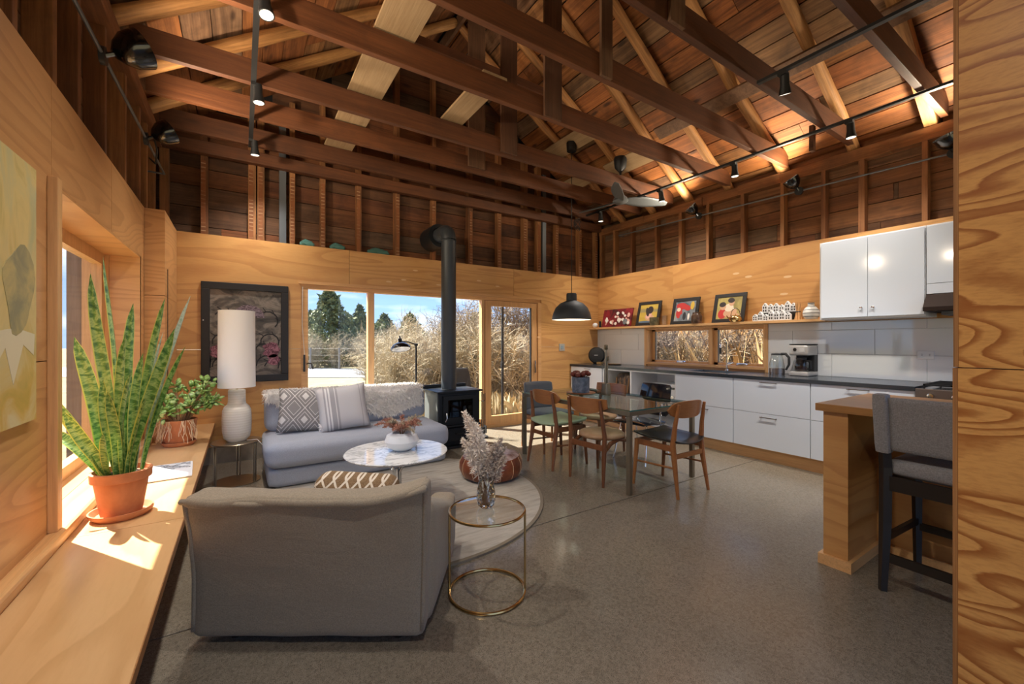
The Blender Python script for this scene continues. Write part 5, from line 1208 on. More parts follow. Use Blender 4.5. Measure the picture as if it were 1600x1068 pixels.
# worktop with undermount sink
wt = thing('worktop', 'long dark stone kitchen worktop under the window', 'countertop', (5.07, 3.25, 0.0))
sx0, sx1, sy0, sy1 = 4.87, 5.24, 2.76, 3.30
bx = lambda a, b, c, d: MB().box(a - 5.07, b - 5.07, c - 3.25, d - 3.25, 0.889, 0.926)
mb = bx(4.725, 5.388, 1.08, sy0)
for q in ((4.725, 5.388, sy1, 5.445), (4.725, sx0, sy0, sy1), (sx1, 5.388, sy0, sy1)): mb.box(q[0] - 5.07, q[1] - 5.07, q[2] - 3.25, q[3] - 3.25, 0.889, 0.926)
mb.build('slab', M['counter'], wt, fix=False)
sk = MB().box(sx0 - 5.07, sx1 - 5.07, sy0 - 3.25, sy1 - 3.25, 0.7501, 0.755).box(sx0 - 5.07, sx0 - 5.067, sy0 - 3.25, sy1 - 3.25, 0.755, 0.889).box(sx1 - 5.073, sx1 - 5.07, sy0 - 3.25, sy1 - 3.25, 0.755, 0.889).box(sx0 - 5.07, sx1 - 5.07, sy0 - 3.25, sy0 - 3.247, 0.755, 0.889).box(sx0 - 5.07, sx1 - 5.07, sy1 - 3.253, sy1 - 3.25, 0.755, 0.889)
sk.build('sink_basin', M['blackm'], wt, fix=False)
fc = thing('kitchen_faucet', 'tall chrome gooseneck faucet behind the sink', 'faucet', (5.31, 3.02, 0.9265))
MB().lathe([(0.0, 0.0), (0.027, 0.0), (0.025, 0.012), (0.014, 0.02), (0.0, 0.02)], 16).build('base', M['chrome'], fc, smooth=True)
pts = [(0, 0, 0.01), (0, 0, 0.34)] + [(-0.075 + 0.075 * math.cos(a), 0, 0.34 + 0.075 * math.sin(a)) for a in [k * math.pi / 8 for k in range(1, 9)]] + [(-0.15, 0, 0.28)]
MB().tube(pts, 0.011, 10).build('spout', M['chrome'], fc, smooth=True)
MB().tube([(-0.15, 0, 0.30), (-0.15, 0, 0.22)], [0.014, 0.016], 10).build('spray_head', M['blackm'], fc, smooth=True)
MB().tube([(0, -0.01, 0.09), (0, -0.05, 0.095), (-0.02, -0.10, 0.11)], [0.012, 0.009, 0.007], 8).build('lever', M['chrome'], fc, smooth=True)
# counter appliances
kt = thing('glass_kettle', 'clear glass electric kettle with black handle left of the coffee maker', 'kettle', (5.12, 2.33, 0.9265))
MB().lathe([(0.0, 0.0), (0.075, 0.0), (0.075, 0.02), (0.078, 0.022), (0.078, 0.075), (0.0, 0.075)], 28).build('steel_base', M['stainless'], kt, smooth=True)
MB().lathe([(0.078, 0.076), (0.078, 0.10), (0.068, 0.16), (0.055, 0.225), (0.053, 0.225), (0.066, 0.16), (0.075, 0.10), (0.075, 0.078)], 28).build('glass_body', M['cglass'], kt, smooth=True)
MB().lathe([(0.0, 0.226), (0.058, 0.226), (0.056, 0.242), (0.0, 0.248)], 24).build('lid', M['blackm'], kt, smooth=True)
MB().tube([(0, -0.045, 0.238), (0, -0.09, 0.24), (0, -0.125, 0.20), (0, -0.125, 0.12), (0, -0.095, 0.06)], [0.014, 0.015, 0.014, 0.013, 0.011], 8).build('handle', M['blackm'], kt, smooth=True)
cm = thing('coffee_maker', 'silver and black drip coffee maker with a glass carafe', 'coffee maker', (5.24, 2.11, 0.9265))
MB().soft(0.26, 0.19, 0.05, 0.012, n=6).build('base', M['silver'], cm, smooth=True)
MB().box(0.04, 0.13, -0.09, 0.09, 0.045, 0.23).build('column', M['blackm'], cm, bevel=0.006)
MB().soft(0.26, 0.19, 0.115, 0.02, n=8, c=(0, 0, 0.225)).build('brew_head', M['silver'], cm, smooth=True)
MB().box(-0.125, 0.125, -0.092, 0.092, 0.341, 0.352).build('lid', M['blackm'], cm, bevel=0.004)
MB().lathe([(0.0, 0.0), (0.018, 0.0), (0.018, 0.004), (0.0, 0.004)], 16, (-0.133, 0.03, 0.29), Matrix.Rotation(R(-90), 4, 'Y')).build('badge', M['black'], cm)
MB().box(-0.1345, -0.13, -0.06, -0.015, 0.265, 0.31).build('control_panel', mat('panel grey', '#b9b7b4', 0.4), cm)
MB().lathe([(0.0, 0.0), (0.055, 0.0), (0.068, 0.02), (0.068, 0.09), (0.05, 0.13), (0.048, 0.13), (0.064, 0.09), (0.064, 0.022), (0.0, 0.006)], 24, (-0.05, 0.0, 0.051)).build('carafe', M['cglass'], cm, smooth=True)
MB().lathe([(0.0, 0.0), (0.06, 0.0), (0.062, 0.05), (0.0, 0.05)], 24, (-0.05, 0.0, 0.058)).build('coffee', mat('coffee', '#2a1509', 0.2), cm, smooth=True)
MB().lathe([(0.0, 0.13), (0.05, 0.13), (0.05, 0.15), (0.0, 0.155)], 20, (-0.05, 0, 0.051)).build('carafe_lid', M['blackm'], cm)
MB().tube([(-0.07, -0.05, 0.17), (-0.09, -0.105, 0.165), (-0.09, -0.105, 0.09), (-0.07, -0.066, 0.075)], 0.009, 8).build('carafe_handle', M['blackm'], cm, smooth=True)
sk2 = thing('round_speaker', 'round black speaker standing on the worktop by the back corner', 'speaker', (5.10, 5.20, 0.9265))
rotY = Matrix.Rotation(R(-90), 4, 'Y') ; rotS = Matrix.Rotation(R(35), 4, 'Z') @ rotY
MB().lathe([(0.0, 0.0), (0.13, 0.0), (0.143, 0.015), (0.143, 0.05), (0.12, 0.085), (0.0, 0.10)], 36, (0.06, 0.03, 0.144), rotS).build('drum', M['blackm'], sk2, smooth=True)
MB().box(0.0, 0.1, -0.05, 0.06, 0.0, 0.02).build('stand', M['blackm'], sk2)
MB().tube([(0.03, -0.05, 0.265), (0.09, -0.10, 0.268)], 0.006, 6).lathe([(0, 0), (0.01, 0.005), (0, 0.012)], 8, (0.09, -0.10, 0.262)).build('latch', M['chrome'], sk2)
lo = MB().box(-0.03, 0.03, -0.004, 0.004, -0.0005, 0.0005).build('logo_mark', M['whitem'], sk2)
fn_ = rotS @ Vector((0, 0, 0.101)); lo.location = Vector((0.06, 0.03, 0.144)) + fn_ + Vector((0, 0, 0.005)); lo.rotation_euler = (R(90), 0, math.atan2(fn_.x, -fn_.y))
bb_ = MB().box(-0.05, 0.05, -0.04, 0.04, 0.0, 0.045).build('brass_box', M['brass'], bevel=0.005, loc=(5.0, 5.0, 0.9265), rot=(0, 0, 0.4)); tag(bb_, 'small brass box on the worktop beside the round speaker', 'box')
tr2 = MB().lathe([(0.0, 0.0), (0.10, 0.0), (0.12, 0.015), (0.116, 0.018), (0.0, 0.008)], 28).build('brass_dish', M['brass'], smooth=True, loc=(5.12, 4.80, 0.9265)); tag(tr2, 'shallow brass dish behind the small brass box', 'dish')
# range, hood, upper cabinets
rg_ = thing('gas_range', 'stainless gas range with black grates at the end of the worktop', 'stove', (4.74, 0.70, 0.0))
MB().box(0.0, 0.64, -0.37, 0.375, 0.10, 0.90).build('body', M['stainless'], rg_, bevel=0.004)
MB().box(-0.03, 0.0, -0.37, 0.375, 0.80, 0.915).build('control_panel', M['stainless'], rg_, bevel=0.006)
MB().box(-0.03, 0.0, -0.36, 0.365, 0.22, 0.78).build('oven_door', M['stainless'], rg_, bevel=0.004)
MB().tube([(-0.06, -0.3, 0.73), (-0.06, 0.3, 0.73)], 0.011, 8).build('oven_handle', M['chrome'], rg_, smooth=True)
for k in range(5): MB().lathe([(0.022, 0.0), (0.02, 0.025), (0.0, 0.027)], 14, (-0.03, -0.28 + 0.14 * k, 0.86), Matrix.Rotation(R(-90), 4, 'Y')).build('knob', M['chrome'], rg_, smooth=True)
MB().box(0.02, 0.62, -0.36, 0.365, 0.90, 0.912).build('cooktop', M['black'], rg_)
for (a, b) in ((-0.34, -0.01), (0.01, 0.345)):
    g = MB()
    for k in range(4): g.box(0.05 + 0.17 * k, 0.062 + 0.17 * k, a, b, 0.935, 0.95)
    for k in range(3): y = a + (b - a - 0.012) * k / 2; g.box(0.05, 0.572, y, y + 0.012, 0.935, 0.95)
    for xx in (0.05, 0.56):
        for yy in (a, b - 0.012): g.box(xx, xx + 0.012, yy, yy + 0.012, 0.912, 0.935)
    g.build('grate', M['blackm'], rg_, fix=False)
XU = 5.05
for (nm, lb, a, b, z0, doors) in (('upper_cabinet', 'white two-door wall cabinet beside the plywood shelf end', 1.083, 1.883, 1.527, 2), ('upper_cabinet', 'short white wall cabinet above the range hood', 0.30, 1.078, 1.72, 1)):
    t_ = thing(nm, lb, 'cabinet', (XU, (a + b) / 2, 0)); h = (b - a) / 2
    MB().box(0.0, 0.349, -h, h, z0, 2.325).build('body', M['whitem'], t_, bevel=0.001)
    if doors == 2:
        for s_ in (-1, 1):
            y0_, y1_ = (0.002, h - 0.018) if s_ > 0 else (-h + 0.006, -0.002)
            d = MB().box(-0.02, -0.0005, y0_, y1_, z0 + 0.018, 2.312).build('door', M['white'], t_, bevel=0.0015)
            MB().lathe([(0.006, 0.0), (0.006, 0.015), (0.016, 0.022), (0.013, 0.03), (0.0, 0.031)], 14, (-0.02, s_ * 0.045, z0 + 0.10), Matrix.Rotation(R(-90), 4, 'Y')).build('knob', M['chrome'], d, smooth=True)
    else:
        MB().box(-0.02, -0.0005, -h + 0.004, h - 0.004, z0 + 0.09, 2.312).build('door', M['white'], t_, bevel=0.0015)
        MB().box(-0.019, -0.0005, -h + 0.004, h - 0.004, z0, z0 + 0.086).build('filler_panel', M['white'], t_)
hd = thing('range_hood', 'brown sloped range hood under the short wall cabinet', 'range hood', (5.05, 0.69, 0.0))
hm = mat('brown enamel', '#2f221c', 0.75, 0.0, Specular_IOR_Level=0.2)
MB().poly([(0.345, 1.715), (-0.02, 1.715), (-0.13, 1.60), (-0.13, 1.565), (0.345, 1.565)], -0.38, 0.385, 'y').build('canopy', hm, hd, bevel=0.003)
MB().box(0.02, 0.30, -0.15, 0.30, 1.535, 1.5645).build('filter', M['steel'], hd)
ou = thing('wall_outlet', 'white double electrical outlet on the tiled backsplash', 'outlet', (XR - 0.0125, 1.155, 1.178))
MB().box(-0.006, 0, -0.058, 0.058, -0.037, 0.037).build('cover_plate', M['whitem'], ou, bevel=0.002)
for s_ in (-1, 1):
    s2_ = MB().box(-0.0085, -0.006, s_ * 0.026 - 0.016, s_ * 0.026 + 0.016, -0.022, 0.022).build('socket', M['whitem'], ou)
    for dz in (-0.007, 0.007): MB().box(-0.0092, -0.0085, s_ * 0.026 - 0.006, s_ * 0.026 + 0.003, dz - 0.0015, dz + 0.0015).build('slot', M['blackm'], s2_)
th_ = thing('thermostat', 'small grey thermostat on the plywood wall right of the sliding door', 'thermostat', (4.55, YB, 1.21))
MB().box(-0.06, 0.06, -0.012, 0, -0.06, 0.06).build('plate', mat('thermostat grey', '#a9a59c', 0.5), th_, bevel=0.003)
MB().box(-0.028, 0.028, -0.018, -0.012, -0.028, 0.028).build('screen', mat('thermostat screen', '#8fa3ad', 0.2), th_, bevel=0.002)
# shelf and what stands on it
sh = thing('picture_shelf', 'long narrow plywood picture shelf above the kitchen window', 'shelf', (5.30, 3.67, 0.0))
MB().box(-0.11, 0.099, -1.782, 1.778, 1.521, 1.551).build('board', M['trimy'], sh, bevel=0.002)
ZS = 1.5515
def frame_pic(label, y0, y1, h, canvas, strokes, bord=0.048, fm=None):
    t_ = thing('framed_picture', label, 'picture', (5.265, (y0 + y1) / 2, ZS)); w_ = (y1 - y0) / 2
    t_.rotation_euler = (0, R(14), 0)
    fm = fm or bpy.data.materials['dark frame']
    if bord:
        for (a, b, c, d) in ((-w_, w_, h - bord, h), (-w_, w_, 0, bord), (-w_, -w_ + bord, bord, h - bord), (w_ - bord, w_, bord, h - bord)):
            MB().box(-0.012, 0.008, a, b, c, d).build('frame_rail', fm, t_, bevel=0.002)
    MB().box(-0.006 if bord else -0.014, 0.006, -w_ + bord, w_ - bord, bord, h - bord).build('canvas', canvas, t_)
    x0 = -0.006 if bord else -0.014
    for i, (cy, cz, ry, rz_, c, ang) in enumerate(strokes):
        pts = []
        for k in range(14):
            q = 2 * math.pi * k / 14; yy = ry * math.cos(q); zz = rz_ * math.sin(q)
            y_ = cy + yy * math.cos(ang) - zz * math.sin(ang); z_ = cz + yy * math.sin(ang) + zz * math.cos(ang)
            pts.append((max(-w_ + bord, min(w_ - bord, y_)), max(bord, min(h - bord, z_))))
        MB().poly(pts, x0 - 0.0005 * (i + 1), x0, 'x').build('painted_shape', c, t_, fix=False)
    return t_
cs = {k: mat('paint ' + k, v, 0.6) for k, v in dict(hair='#2e2320', skin='#c79a78', pink='#dba99a', red='#b8302c', yellow='#c8a43c', grey='#6f767e', dark='#2b2d33', cream='#dccdb4', white='#e6dfd6', blue='#56687c', green='#7d8450').items()}
rn = random.Random(12)
fl_ = [(rn.uniform(-0.27, 0.27), rn.uniform(0.05, 0.24), rn.uniform(0.02, 0.035), rn.uniform(0.015, 0.028), cs['white' if i % 3 else 'pink'], rn.uniform(0, 3)) for i in range(26)] + [(-0.2, 0.08, 0.04, 0.05, cs['grey'], 0)]
frame_pic('unframed dark red canvas of white flowers on the picture shelf', 4.58, 5.22, 0.31, blotch('red ground', [(0.35, '#3a1114'), (0.55, '#7c1722'), (0.7, '#8f1d2a')], 6, 3), fl_, 0.0)
frame_pic('black-framed picture of a long-haired figure against yellow', 4.05, 4.48, 0.39, blotch('yellow ground', [(0.3, '#5c6a66'), (0.45, '#b8983c'), (0.7, '#cdb24e')], 3, 2, 0.2, 0.6, (1, 0.2, 2)),
          [(-0.03, 0.13, 0.09, 0.055, cs['skin'], 0.2), (-0.01, 0.18, 0.05, 0.07, cs['pink'], 0.3), (-0.03, 0.25, 0.055, 0.06, cs['hair'], 0), (0.02, 0.22, 0.03, 0.075, cs['hair'], -0.3), (0.05, 0.06, 0.12, 0.02, cs['blue'], 0)])
frame_pic('black-framed picture of red shapes and glass bottles in the middle', 3.42, 3.84, 0.39, blotch('grey ground', [(0.35, '#4c565c'), (0.55, '#8c9096'), (0.7, '#b8a24a')], 5, 3),
          [(0.06, 0.27, 0.09, 0.05, cs['red'], 0.1), (0.09, 0.17, 0.05, 0.08, cs['red'], 0), (-0.03, 0.24, 0.06, 0.04, cs['red'], 0.4), (0.10, 0.22, 0.03, 0.03, cs['cream'], 0), (-0.11, 0.27, 0.03, 0.06, cs['yellow'], 0), (0.0, 0.12, 0.025, 0.06, cs['dark'], 0), (-0.07, 0.11, 0.016, 0.05, cs['white'], 0), (0.05, 0.1, 0.02, 0.05, cs['grey'], 0)])
frame_pic('black-framed picture of two dark-haired figures embracing, nearest the houses', 2.78, 3.20, 0.39, blotch('olive ground', [(0.35, '#8a7c48'), (0.55, '#b7a45c'), (0.7, '#9d9a72')], 4, 3),
          [(0.08, 0.12, 0.06, 0.07, cs['red'], 0.2), (-0.02, 0.13, 0.09, 0.06, cs['skin'], -0.2), (0.0, 0.20, 0.06, 0.055, cs['cream'], 0), (0.08, 0.21, 0.04, 0.04, cs['skin'], 0), (0.09, 0.245, 0.045, 0.035, cs['hair'], 0), (-0.03, 0.26, 0.035, 0.04, cs['skin'], 0), (-0.02, 0.295, 0.045, 0.035, cs['hair'], 0.2), (-0.09, 0.08, 0.06, 0.04, cs['skin'], 0)])
ob = MB().soft(0.09, 0.09, 0.085, 0.042, n=8).build('white_orb', M['whitem'], smooth='all', loc=(5.25, 5.37, ZS)); tag(ob, 'small white ball ornament at the corner end of the picture shelf', 'ornament')
cd_ = MB().lathe([(0.0, 0.0), (0.022, 0.0), (0.022, 0.11), (0.0, 0.115)], 14).build('black_candle', M['blackm'], smooth=True, loc=(5.27, 5.27, ZS)); tag(cd_, 'short black candle between the white ball and the red canvas', 'candle')
gd = thing('glass_decanter', 'tiny clear glass decanter in front of the red canvas', 'bottle', (5.205, 4.66, ZS))
MB().lathe([(0.0, 0.0), (0.045, 0.004), (0.055, 0.035), (0.04, 0.07), (0.014, 0.085), (0.012, 0.12), (0.018, 0.125)], 20).build('body', M['cglass'], gd, smooth=True)
MB().lathe([(0.0, 0.12), (0.012, 0.125), (0.014, 0.15), (0.0, 0.175)], 12).build('stopper', M['cglass'], gd, smooth=True)
po = thing('stoneware_pot', 'olive stoneware pot in front of the yellow picture', 'pot', (5.235, 4.10, ZS))
MB().lathe([(0.0, 0.0), (0.055, 0.0), (0.068, 0.03), (0.072, 0.10), (0.074, 0.12), (0.066, 0.12), (0.062, 0.03), (0.0, 0.02)], 24).build('body', blotch('olive glaze', [(0.35, '#4f4a34'), (0.6, '#807858'), (0.8, '#98906e')], 9, 3, 0.2, 0.4), po, smooth=True)
jr = thing('stoneware_jar', 'glazed brown stoneware jar in front of the red-shapes picture', 'jar', (5.235, 3.40, ZS))
MB().lathe([(0.0, 0.0), (0.06, 0.0), (0.07, 0.03), (0.072, 0.10), (0.055, 0.13), (0.05, 0.14), (0.056, 0.15), (0.05, 0.155), (0.0, 0.15)], 24).build('body', blotch('brown glaze', [(0.35, '#3c2a20'), (0.6, '#6b4f3c'), (0.8, '#8d7358')], 9, 3, 0.2, 0.3), jr, smooth=True)
bt = thing('brass_teapot', 'small brass teapot with a hoop handle in front of the embracing picture', 'teapot', (5.225, 2.86, ZS))
MB().lathe([(0.0, 0.0), (0.05, 0.0), (0.075, 0.025), (0.07, 0.06), (0.04, 0.085), (0.0, 0.09)], 24).build('body', M['brass'], bt, smooth=True)
MB().tube([(0, 0.06, 0.04), (0, 0.10, 0.06), (0, 0.115, 0.085)], [0.012, 0.009, 0.006], 8).build('spout', M['brass'], bt, smooth=True)
MB().tube([(0, 0.06 * math.cos(a), 0.075 + 0.10 * math.sin(a)) for a in [k * math.pi / 10 for k in range(11)]], 0.005, 6).build('hoop_handle', M['chrome'], bt, smooth=True)
MB().lathe([(0.0, 0.09), (0.01, 0.095), (0.0, 0.105)], 10).build('lid_knob', M['brass'], bt, smooth=True)
gb = thing('glass_jar', 'frosted glass tumbler between the yellow and the red pictures', 'jar', (5.28, 3.95, ZS))
MB().lathe([(0.0, 0.0), (0.04, 0.0), (0.045, 0.14), (0.04, 0.14), (0.036, 0.01), (0.0, 0.008)], 20).build('body', M['cglass'], gb, smooth=True)
# two rows of little white gabled houses
def house(x, y, z, w_, hgt, par, dark):
    g = MB().poly([(y - w_ / 2, z), (y + w_ / 2, z), (y + w_ / 2, z + hgt * 0.7), (y, z + hgt), (y - w_ / 2, z + hgt * 0.7)], x - 0.02, x + 0.02, 'x').build('house', M['whitem'], par, fix=False)
    for r_ in range(2):
        for c_ in (-1, 1): MB().box(x - 0.0208, x - 0.02, y + c_ * w_ * 0.22 - w_ * 0.13, y + c_ * w_ * 0.22 + w_ * 0.13, z + hgt * (0.12 + 0.3 * r_), z + hgt * (0.33 + 0.3 * r_)).build('window', dark, g)
    MB().box(x - 0.0208, x - 0.02, y - w_ * 0.1, y + w_ * 0.1, z + hgt * 0.74, z + hgt * 0.84).build('window', dark, g)
dkg = mat('window dark', '#3a3632', 0.6)
h1 = thing('house_row', 'front row of small white ceramic gabled houses on the shelf', 'ornament', (5.235, 2.43, ZS))
for k in range(7): house(0, 0.19 - 0.06 * k, 0, 0.054, (0.085, 0.115, 0.08, 0.125, 0.11, 0.12, 0.09)[k], h1, dkg)
h2 = thing('house_row', 'taller back row of small white ceramic gabled houses on the shelf', 'ornament', (5.335, 2.40, ZS))
MB().box(-0.025, 0.025, -0.19, 0.19, 0, 0.10).build('plinth', M['darkw'], h2)
for k in range(6): house(0, 0.155 - 0.062 * k, 0.1005, 0.056, (0.12, 0.105, 0.11, 0.09, 0.125, 0.10)[k], h2, dkg)
wk = thing('bamboo_whisk', 'bundled bamboo whisk standing on the shelf by the striped vase', 'whisk', (5.26, 2.17, ZS))
mb = MB()
for k in range(16):
    a = k * 2.4; r0 = 0.03 * math.sqrt(k / 16); mb.tube([(r0 * 1.2 * math.cos(a), r0 * 1.2 * math.sin(a), 0), (r0 * 0.6 * math.cos(a), r0 * 0.6 * math.sin(a), 0.09), (r0 * math.cos(a), r0 * math.sin(a), 0.19)], 0.005, 4)
mb.build('bristles', M['trim'], wk, fix=False); MB().ring((0, 0, 0.09), 0.02, 0.006, 16, 6).build('tie', M['darkw'], wk)
stv = mat('striped glaze', rough=0.35); t = NT(stv); _s = t.n('SeparateXYZ'); t.l(t.coord(), _s.inputs[0])
t.col(t.ramp(t.math('FRACT', t.math('MULTIPLY', _s.outputs['Z'], 27)), [(0.0, '#e4e2dc'), (0.62, '#2e302f'), (0.8, '#e4e2dc')], 'CONSTANT'))
sv = MB().lathe([(0.0, 0.0), (0.055, 0.0), (0.075, 0.03), (0.078, 0.07), (0.072, 0.10), (0.05, 0.13), (0.032, 0.145), (0.03, 0.175), (0.033, 0.18), (0.0, 0.178)], 28).build('striped_vase', stv, smooth=True, loc=(5.25, 2.04, ZS)); tag(sv, 'round cream vase with dark stripes at the right end of the shelf', 'vase')
mu = thing('cream_mug', 'cream mug with a dark mark tucked beside the wall cabinet', 'mug', (5.29, 1.935, ZS))
MB().lathe([(0.0, 0.0), (0.034, 0.0), (0.036, 0.10), (0.032, 0.10), (0.03, 0.01), (0.0, 0.008)], 20).build('body', M['bowl'], mu, smooth=True)
MB().tube([(0, 0.034, 0.08), (0, 0.05, 0.075), (0, 0.05, 0.035), (0, 0.034, 0.03)], 0.005, 6).build('handle', M['bowl'], mu, smooth=True)
# island and stool
il = thing('kitchen_island', 'plywood kitchen island with an oak top and knee space', 'island', (3.3, 0.2, 0.0))
iy1 = 1.07 - 0.2; iy0 = -1.5 - 0.2
MB().box(2.845 - 3.3, 3.70 - 3.3, iy0, iy1 + 0.015, 0.897, 0.94).build('top', wood('oak top', ['#b9874f', '#a97a44'], 'y', 0.35, 0.6, True, 0.7, 0.05, 14), il, bevel=0.003)
MB().box(2.875 - 3.3, 3.33 - 3.3, iy1 - 0.135, iy1 - 0.015, 0.06, 0.897).build('end_panel', M['ply'], il, bevel=0.002)
MB().box(3.33 - 3.3, 3.66 - 3.3, iy0 + 0.02, iy1 - 0.015, 0.06, 0.897).build('body', M['ply'], il, bevel=0.002)
MB().box(2.855 - 3.3, 3.31 - 3.3, iy1 - 0.155, iy1 + 0.005, 0.0, 0.0595).box(3.31 - 3.3, 3.67 - 3.3, iy0 + 0.01, iy1 + 0.005, 0.0, 0.0595).build('plinth', M['trimx'], il, fix=False)
bs2 = thing('bar_stool', 'dark wood counter stool with grey upholstered back at the island', 'stool', (3.05, 0.545, 0.0), R(-90 - 2))
# local: faces +y (toward the island), x to the right
for s_ in (-1, 1):
    MB().tube([(s_ * 0.215, -0.24, 0), (s_ * 0.215, -0.205, 0.35), (s_ * 0.215, -0.20, 0.64), (s_ * 0.215, -0.255, 1.02)], [0.019, 0.027, 0.028, 0.024], 4).build('rear_leg', M['darkw'], bs2)
    MB().tube([(s_ * 0.20, 0.22, 0), (s_ * 0.20, 0.205, 0.60)], [0.018, 0.026], 4).build('front_leg', M['darkw'], bs2)
    MB().bar((s_ * 0.21, -0.2, 0.56), (s_ * 0.20, 0.205, 0.56), 0.022, 0.075).build('side_rail', M['darkw'], bs2)
    MB().bar((s_ * 0.213, -0.21, 0.27), (s_ * 0.20, 0.21, 0.27), 0.02, 0.035).build('side_stretcher', M['darkw'], bs2)
    MB().soft(0.062, 0.075, 0.31, 0.012, n=5, c=(s_ * 0.215, -0.238, 0.72), fn=lambda p: (p[0], p[1] - 0.14 * (p[2] - 0.15), p[2])).build('back_sleeve', M['stoolf'], bs2, smooth=True)
MB().bar((-0.21, -0.2, 0.56), (0.21, -0.2, 0.56), 0.022, 0.075).build('rear_rail', M['darkw'], bs2)
MB().bar((-0.2, 0.21, 0.56), (0.2, 0.21, 0.56), 0.022, 0.075).build('front_rail', M['darkw'], bs2)
MB().bar((-0.21, -0.212, 0.17), (0.21, -0.212, 0.17), 0.02, 0.045).build('rear_stretcher', M['darkw'], bs2)
MB().bar((-0.2, 0.215, 0.24), (0.2, 0.215, 0.24), 0.02, 0.04).build('foot_rest', M['darkw'], bs2)
MB().soft(0.43, 0.43, 0.085, 0.03, (0, 0, 0.012), 10, (0, 0.02, 0.60)).build('seat', M['stoolf'], bs2, smooth='all')
MB().soft(0.40, 0.035, 0.28, 0.014, (0, 0, 0), 10, (0, -0.235, 0.735), lambda p: (p[0], p[1] - 0.14 * (p[2] - 0.14) - 0.03 * (1 - (p[0] / 0.2) ** 2) * 0, p[2])).build('backrest', M['stoolf'], bs2, smooth='all')
# ============================================================ HUNG FROM THE ROOF
def track(label, x, y0, y1, z, spots, pw, size=120):
    t_ = thing('track_light', label, 'track light', (x, (y0 + y1) / 2, z)); yc = (y0 + y1) / 2
    MB().box(-0.018, 0.018, y0 - yc, y1 - yc, -0.018, 0.004).build('rail', M['blackm'], t_)
    for (sy, dx, dy) in spots:
        d = Vector((dx, dy, -1)).normalized(); c = Vector((0.03, sy - yc, -0.03)); q = d.to_track_quat('Z', 'Y').to_matrix().to_4x4()
        MB().box(-0.018, 0.018, sy - yc - 0.03, sy - yc + 0.03, -0.04, -0.018).build('adapter', M['blackm'], t_)
        hdm = MB().lathe([(0.0, -0.03), (0.03, -0.03), (0.032, 0.05), (0.044, 0.11), (0.040, 0.112), (0.0, 0.09)], 20, c + d * 0.02, q).build('spot_head', M['blackm'], t_, smooth=True)
        MB().lathe([(0.0, 0.0), (0.036, 0.0), (0.036, 0.003), (0.0, 0.004)], 20, c + d * 0.128, q).build('lens', M['bulb'], hdm)
        w_ = Vector((x, yc, z)) + c + d * 0.15
        spot('track_spot', w_, w_ + d, pw, size, 1.0)
    return t_
TP = 42
track('left track light hung under the tie beams over the sofa', 0.08, -0.6, 5.15, 3.355, [(2.83, 0.1, -0.2), (3.86, 0.05, 0.0), (4.95, 0.05, 0.1), (1.4, 0.3, 0.3), (0.0, 0.35, 0.45)], TP)  # heads nearest the camera are unseen, added to brighten armchair and foreground
track('long right track light running toward the kitchen corner', 4.70, 0.2, 5.0, 3.355, [(1.52, 0.1, 0.0), (2.60, 0.05, 0.0), (4.72, 0.05, 0.0), (3.6, 0.2, 0)], TP)
track('short upper track light beside the hanging boards', 3.43, -0.5, 1.70, 3.355, [(1.52, 0.4, 0.15), (0.2, 0.45, 0.6)], TP * 1.5, 66)  # near-end head is unseen, added to throw light on the cabinet fronts
def cable(label, x, y0, y1, z0, z1, lamps, side):
    t_ = thing('cable_light', label, 'cable light', (x, (y0 + y1) / 2, z0)); yc = (y0 + y1) / 2
    zf = lambda y: z0 + (z1 - z0) * (y - y0) / (y1 - y0) - z0
    MB().tube([(0, y0 - yc, zf(y0)), (0, y1 - yc, zf(y1))], 0.009, 8).build('cable', M['steel'], t_, smooth=True)
    for yy in (y0, y1): MB().tube([(0, yy - yc, zf(yy)), (side * 0.13, yy - yc, zf(yy))], 0.008, 6).build('bracket', M['steel'], t_)
    for (ly, ux, uy, big) in lamps:
        p = Vector((0, ly - yc, zf(ly))); d = Vector((-side * ux, uy, 1.0)).normalized(); q = d.to_track_quat('Z', 'Y').to_matrix().to_4x4()
        MB().lathe([(0.0, -0.012), (0.045, -0.012), (0.045, 0.012), (0.0, 0.012)], 18, p, Matrix.Rotation(R(90), 4, 'Y')).build('clamp_disc', M['blackm'], t_, smooth=True)
        s_ = 1.0 * big
        sh_ = MB().lathe([(0.0, 0.045), (0.02, 0.045), (0.05, 0.07), (0.075, 0.11), (0.085, 0.17), (0.082, 0.17), (0.07, 0.112), (0.045, 0.075), (0.0, 0.06)], 28).map(lambda v: v * s_).lathe([(0.012, 0.0), (0.012, 0.06)], 8).map(lambda v: q.to_3x3() @ v + p).build('lamp_shade', M['black'], t_, smooth=True)
        MB().lathe([(0.0, 0.07), (0.025, 0.075), (0.03, 0.10), (0.0, 0.12)], 14).map(lambda v: q.to_3x3() @ (v * s_) + p).build('bulb', M['bulb'], sh_, smooth=True)
        w_ = Vector((x, yc, z0)) + p + d * 0.14 * s_
        spot('cable_spot', w_, w_ + d, UP, 150, 1.0, (1.0, 0.82, 0.6), 0.05)
UP = 44
cable('steel cable with upturned black lamps along the kitchen wall', 5.33, 0.5, 4.9, 2.975, 3.09, [(3.43, 0.9, 0.5, 1), (2.19, 0.6, 0.4, 1), (0.96, 0.6, 0.3, 1)], 1)
cable('steel cable with black shaded lamps along the left wall', -0.60, 1.6, 5.0, 2.73, 2.86, [(2.96, 1.3, 0.35, 1.15), (4.12, 1.3, 0.35, 1.05), (1.9, 1.0, 0.3, 1)], -1)
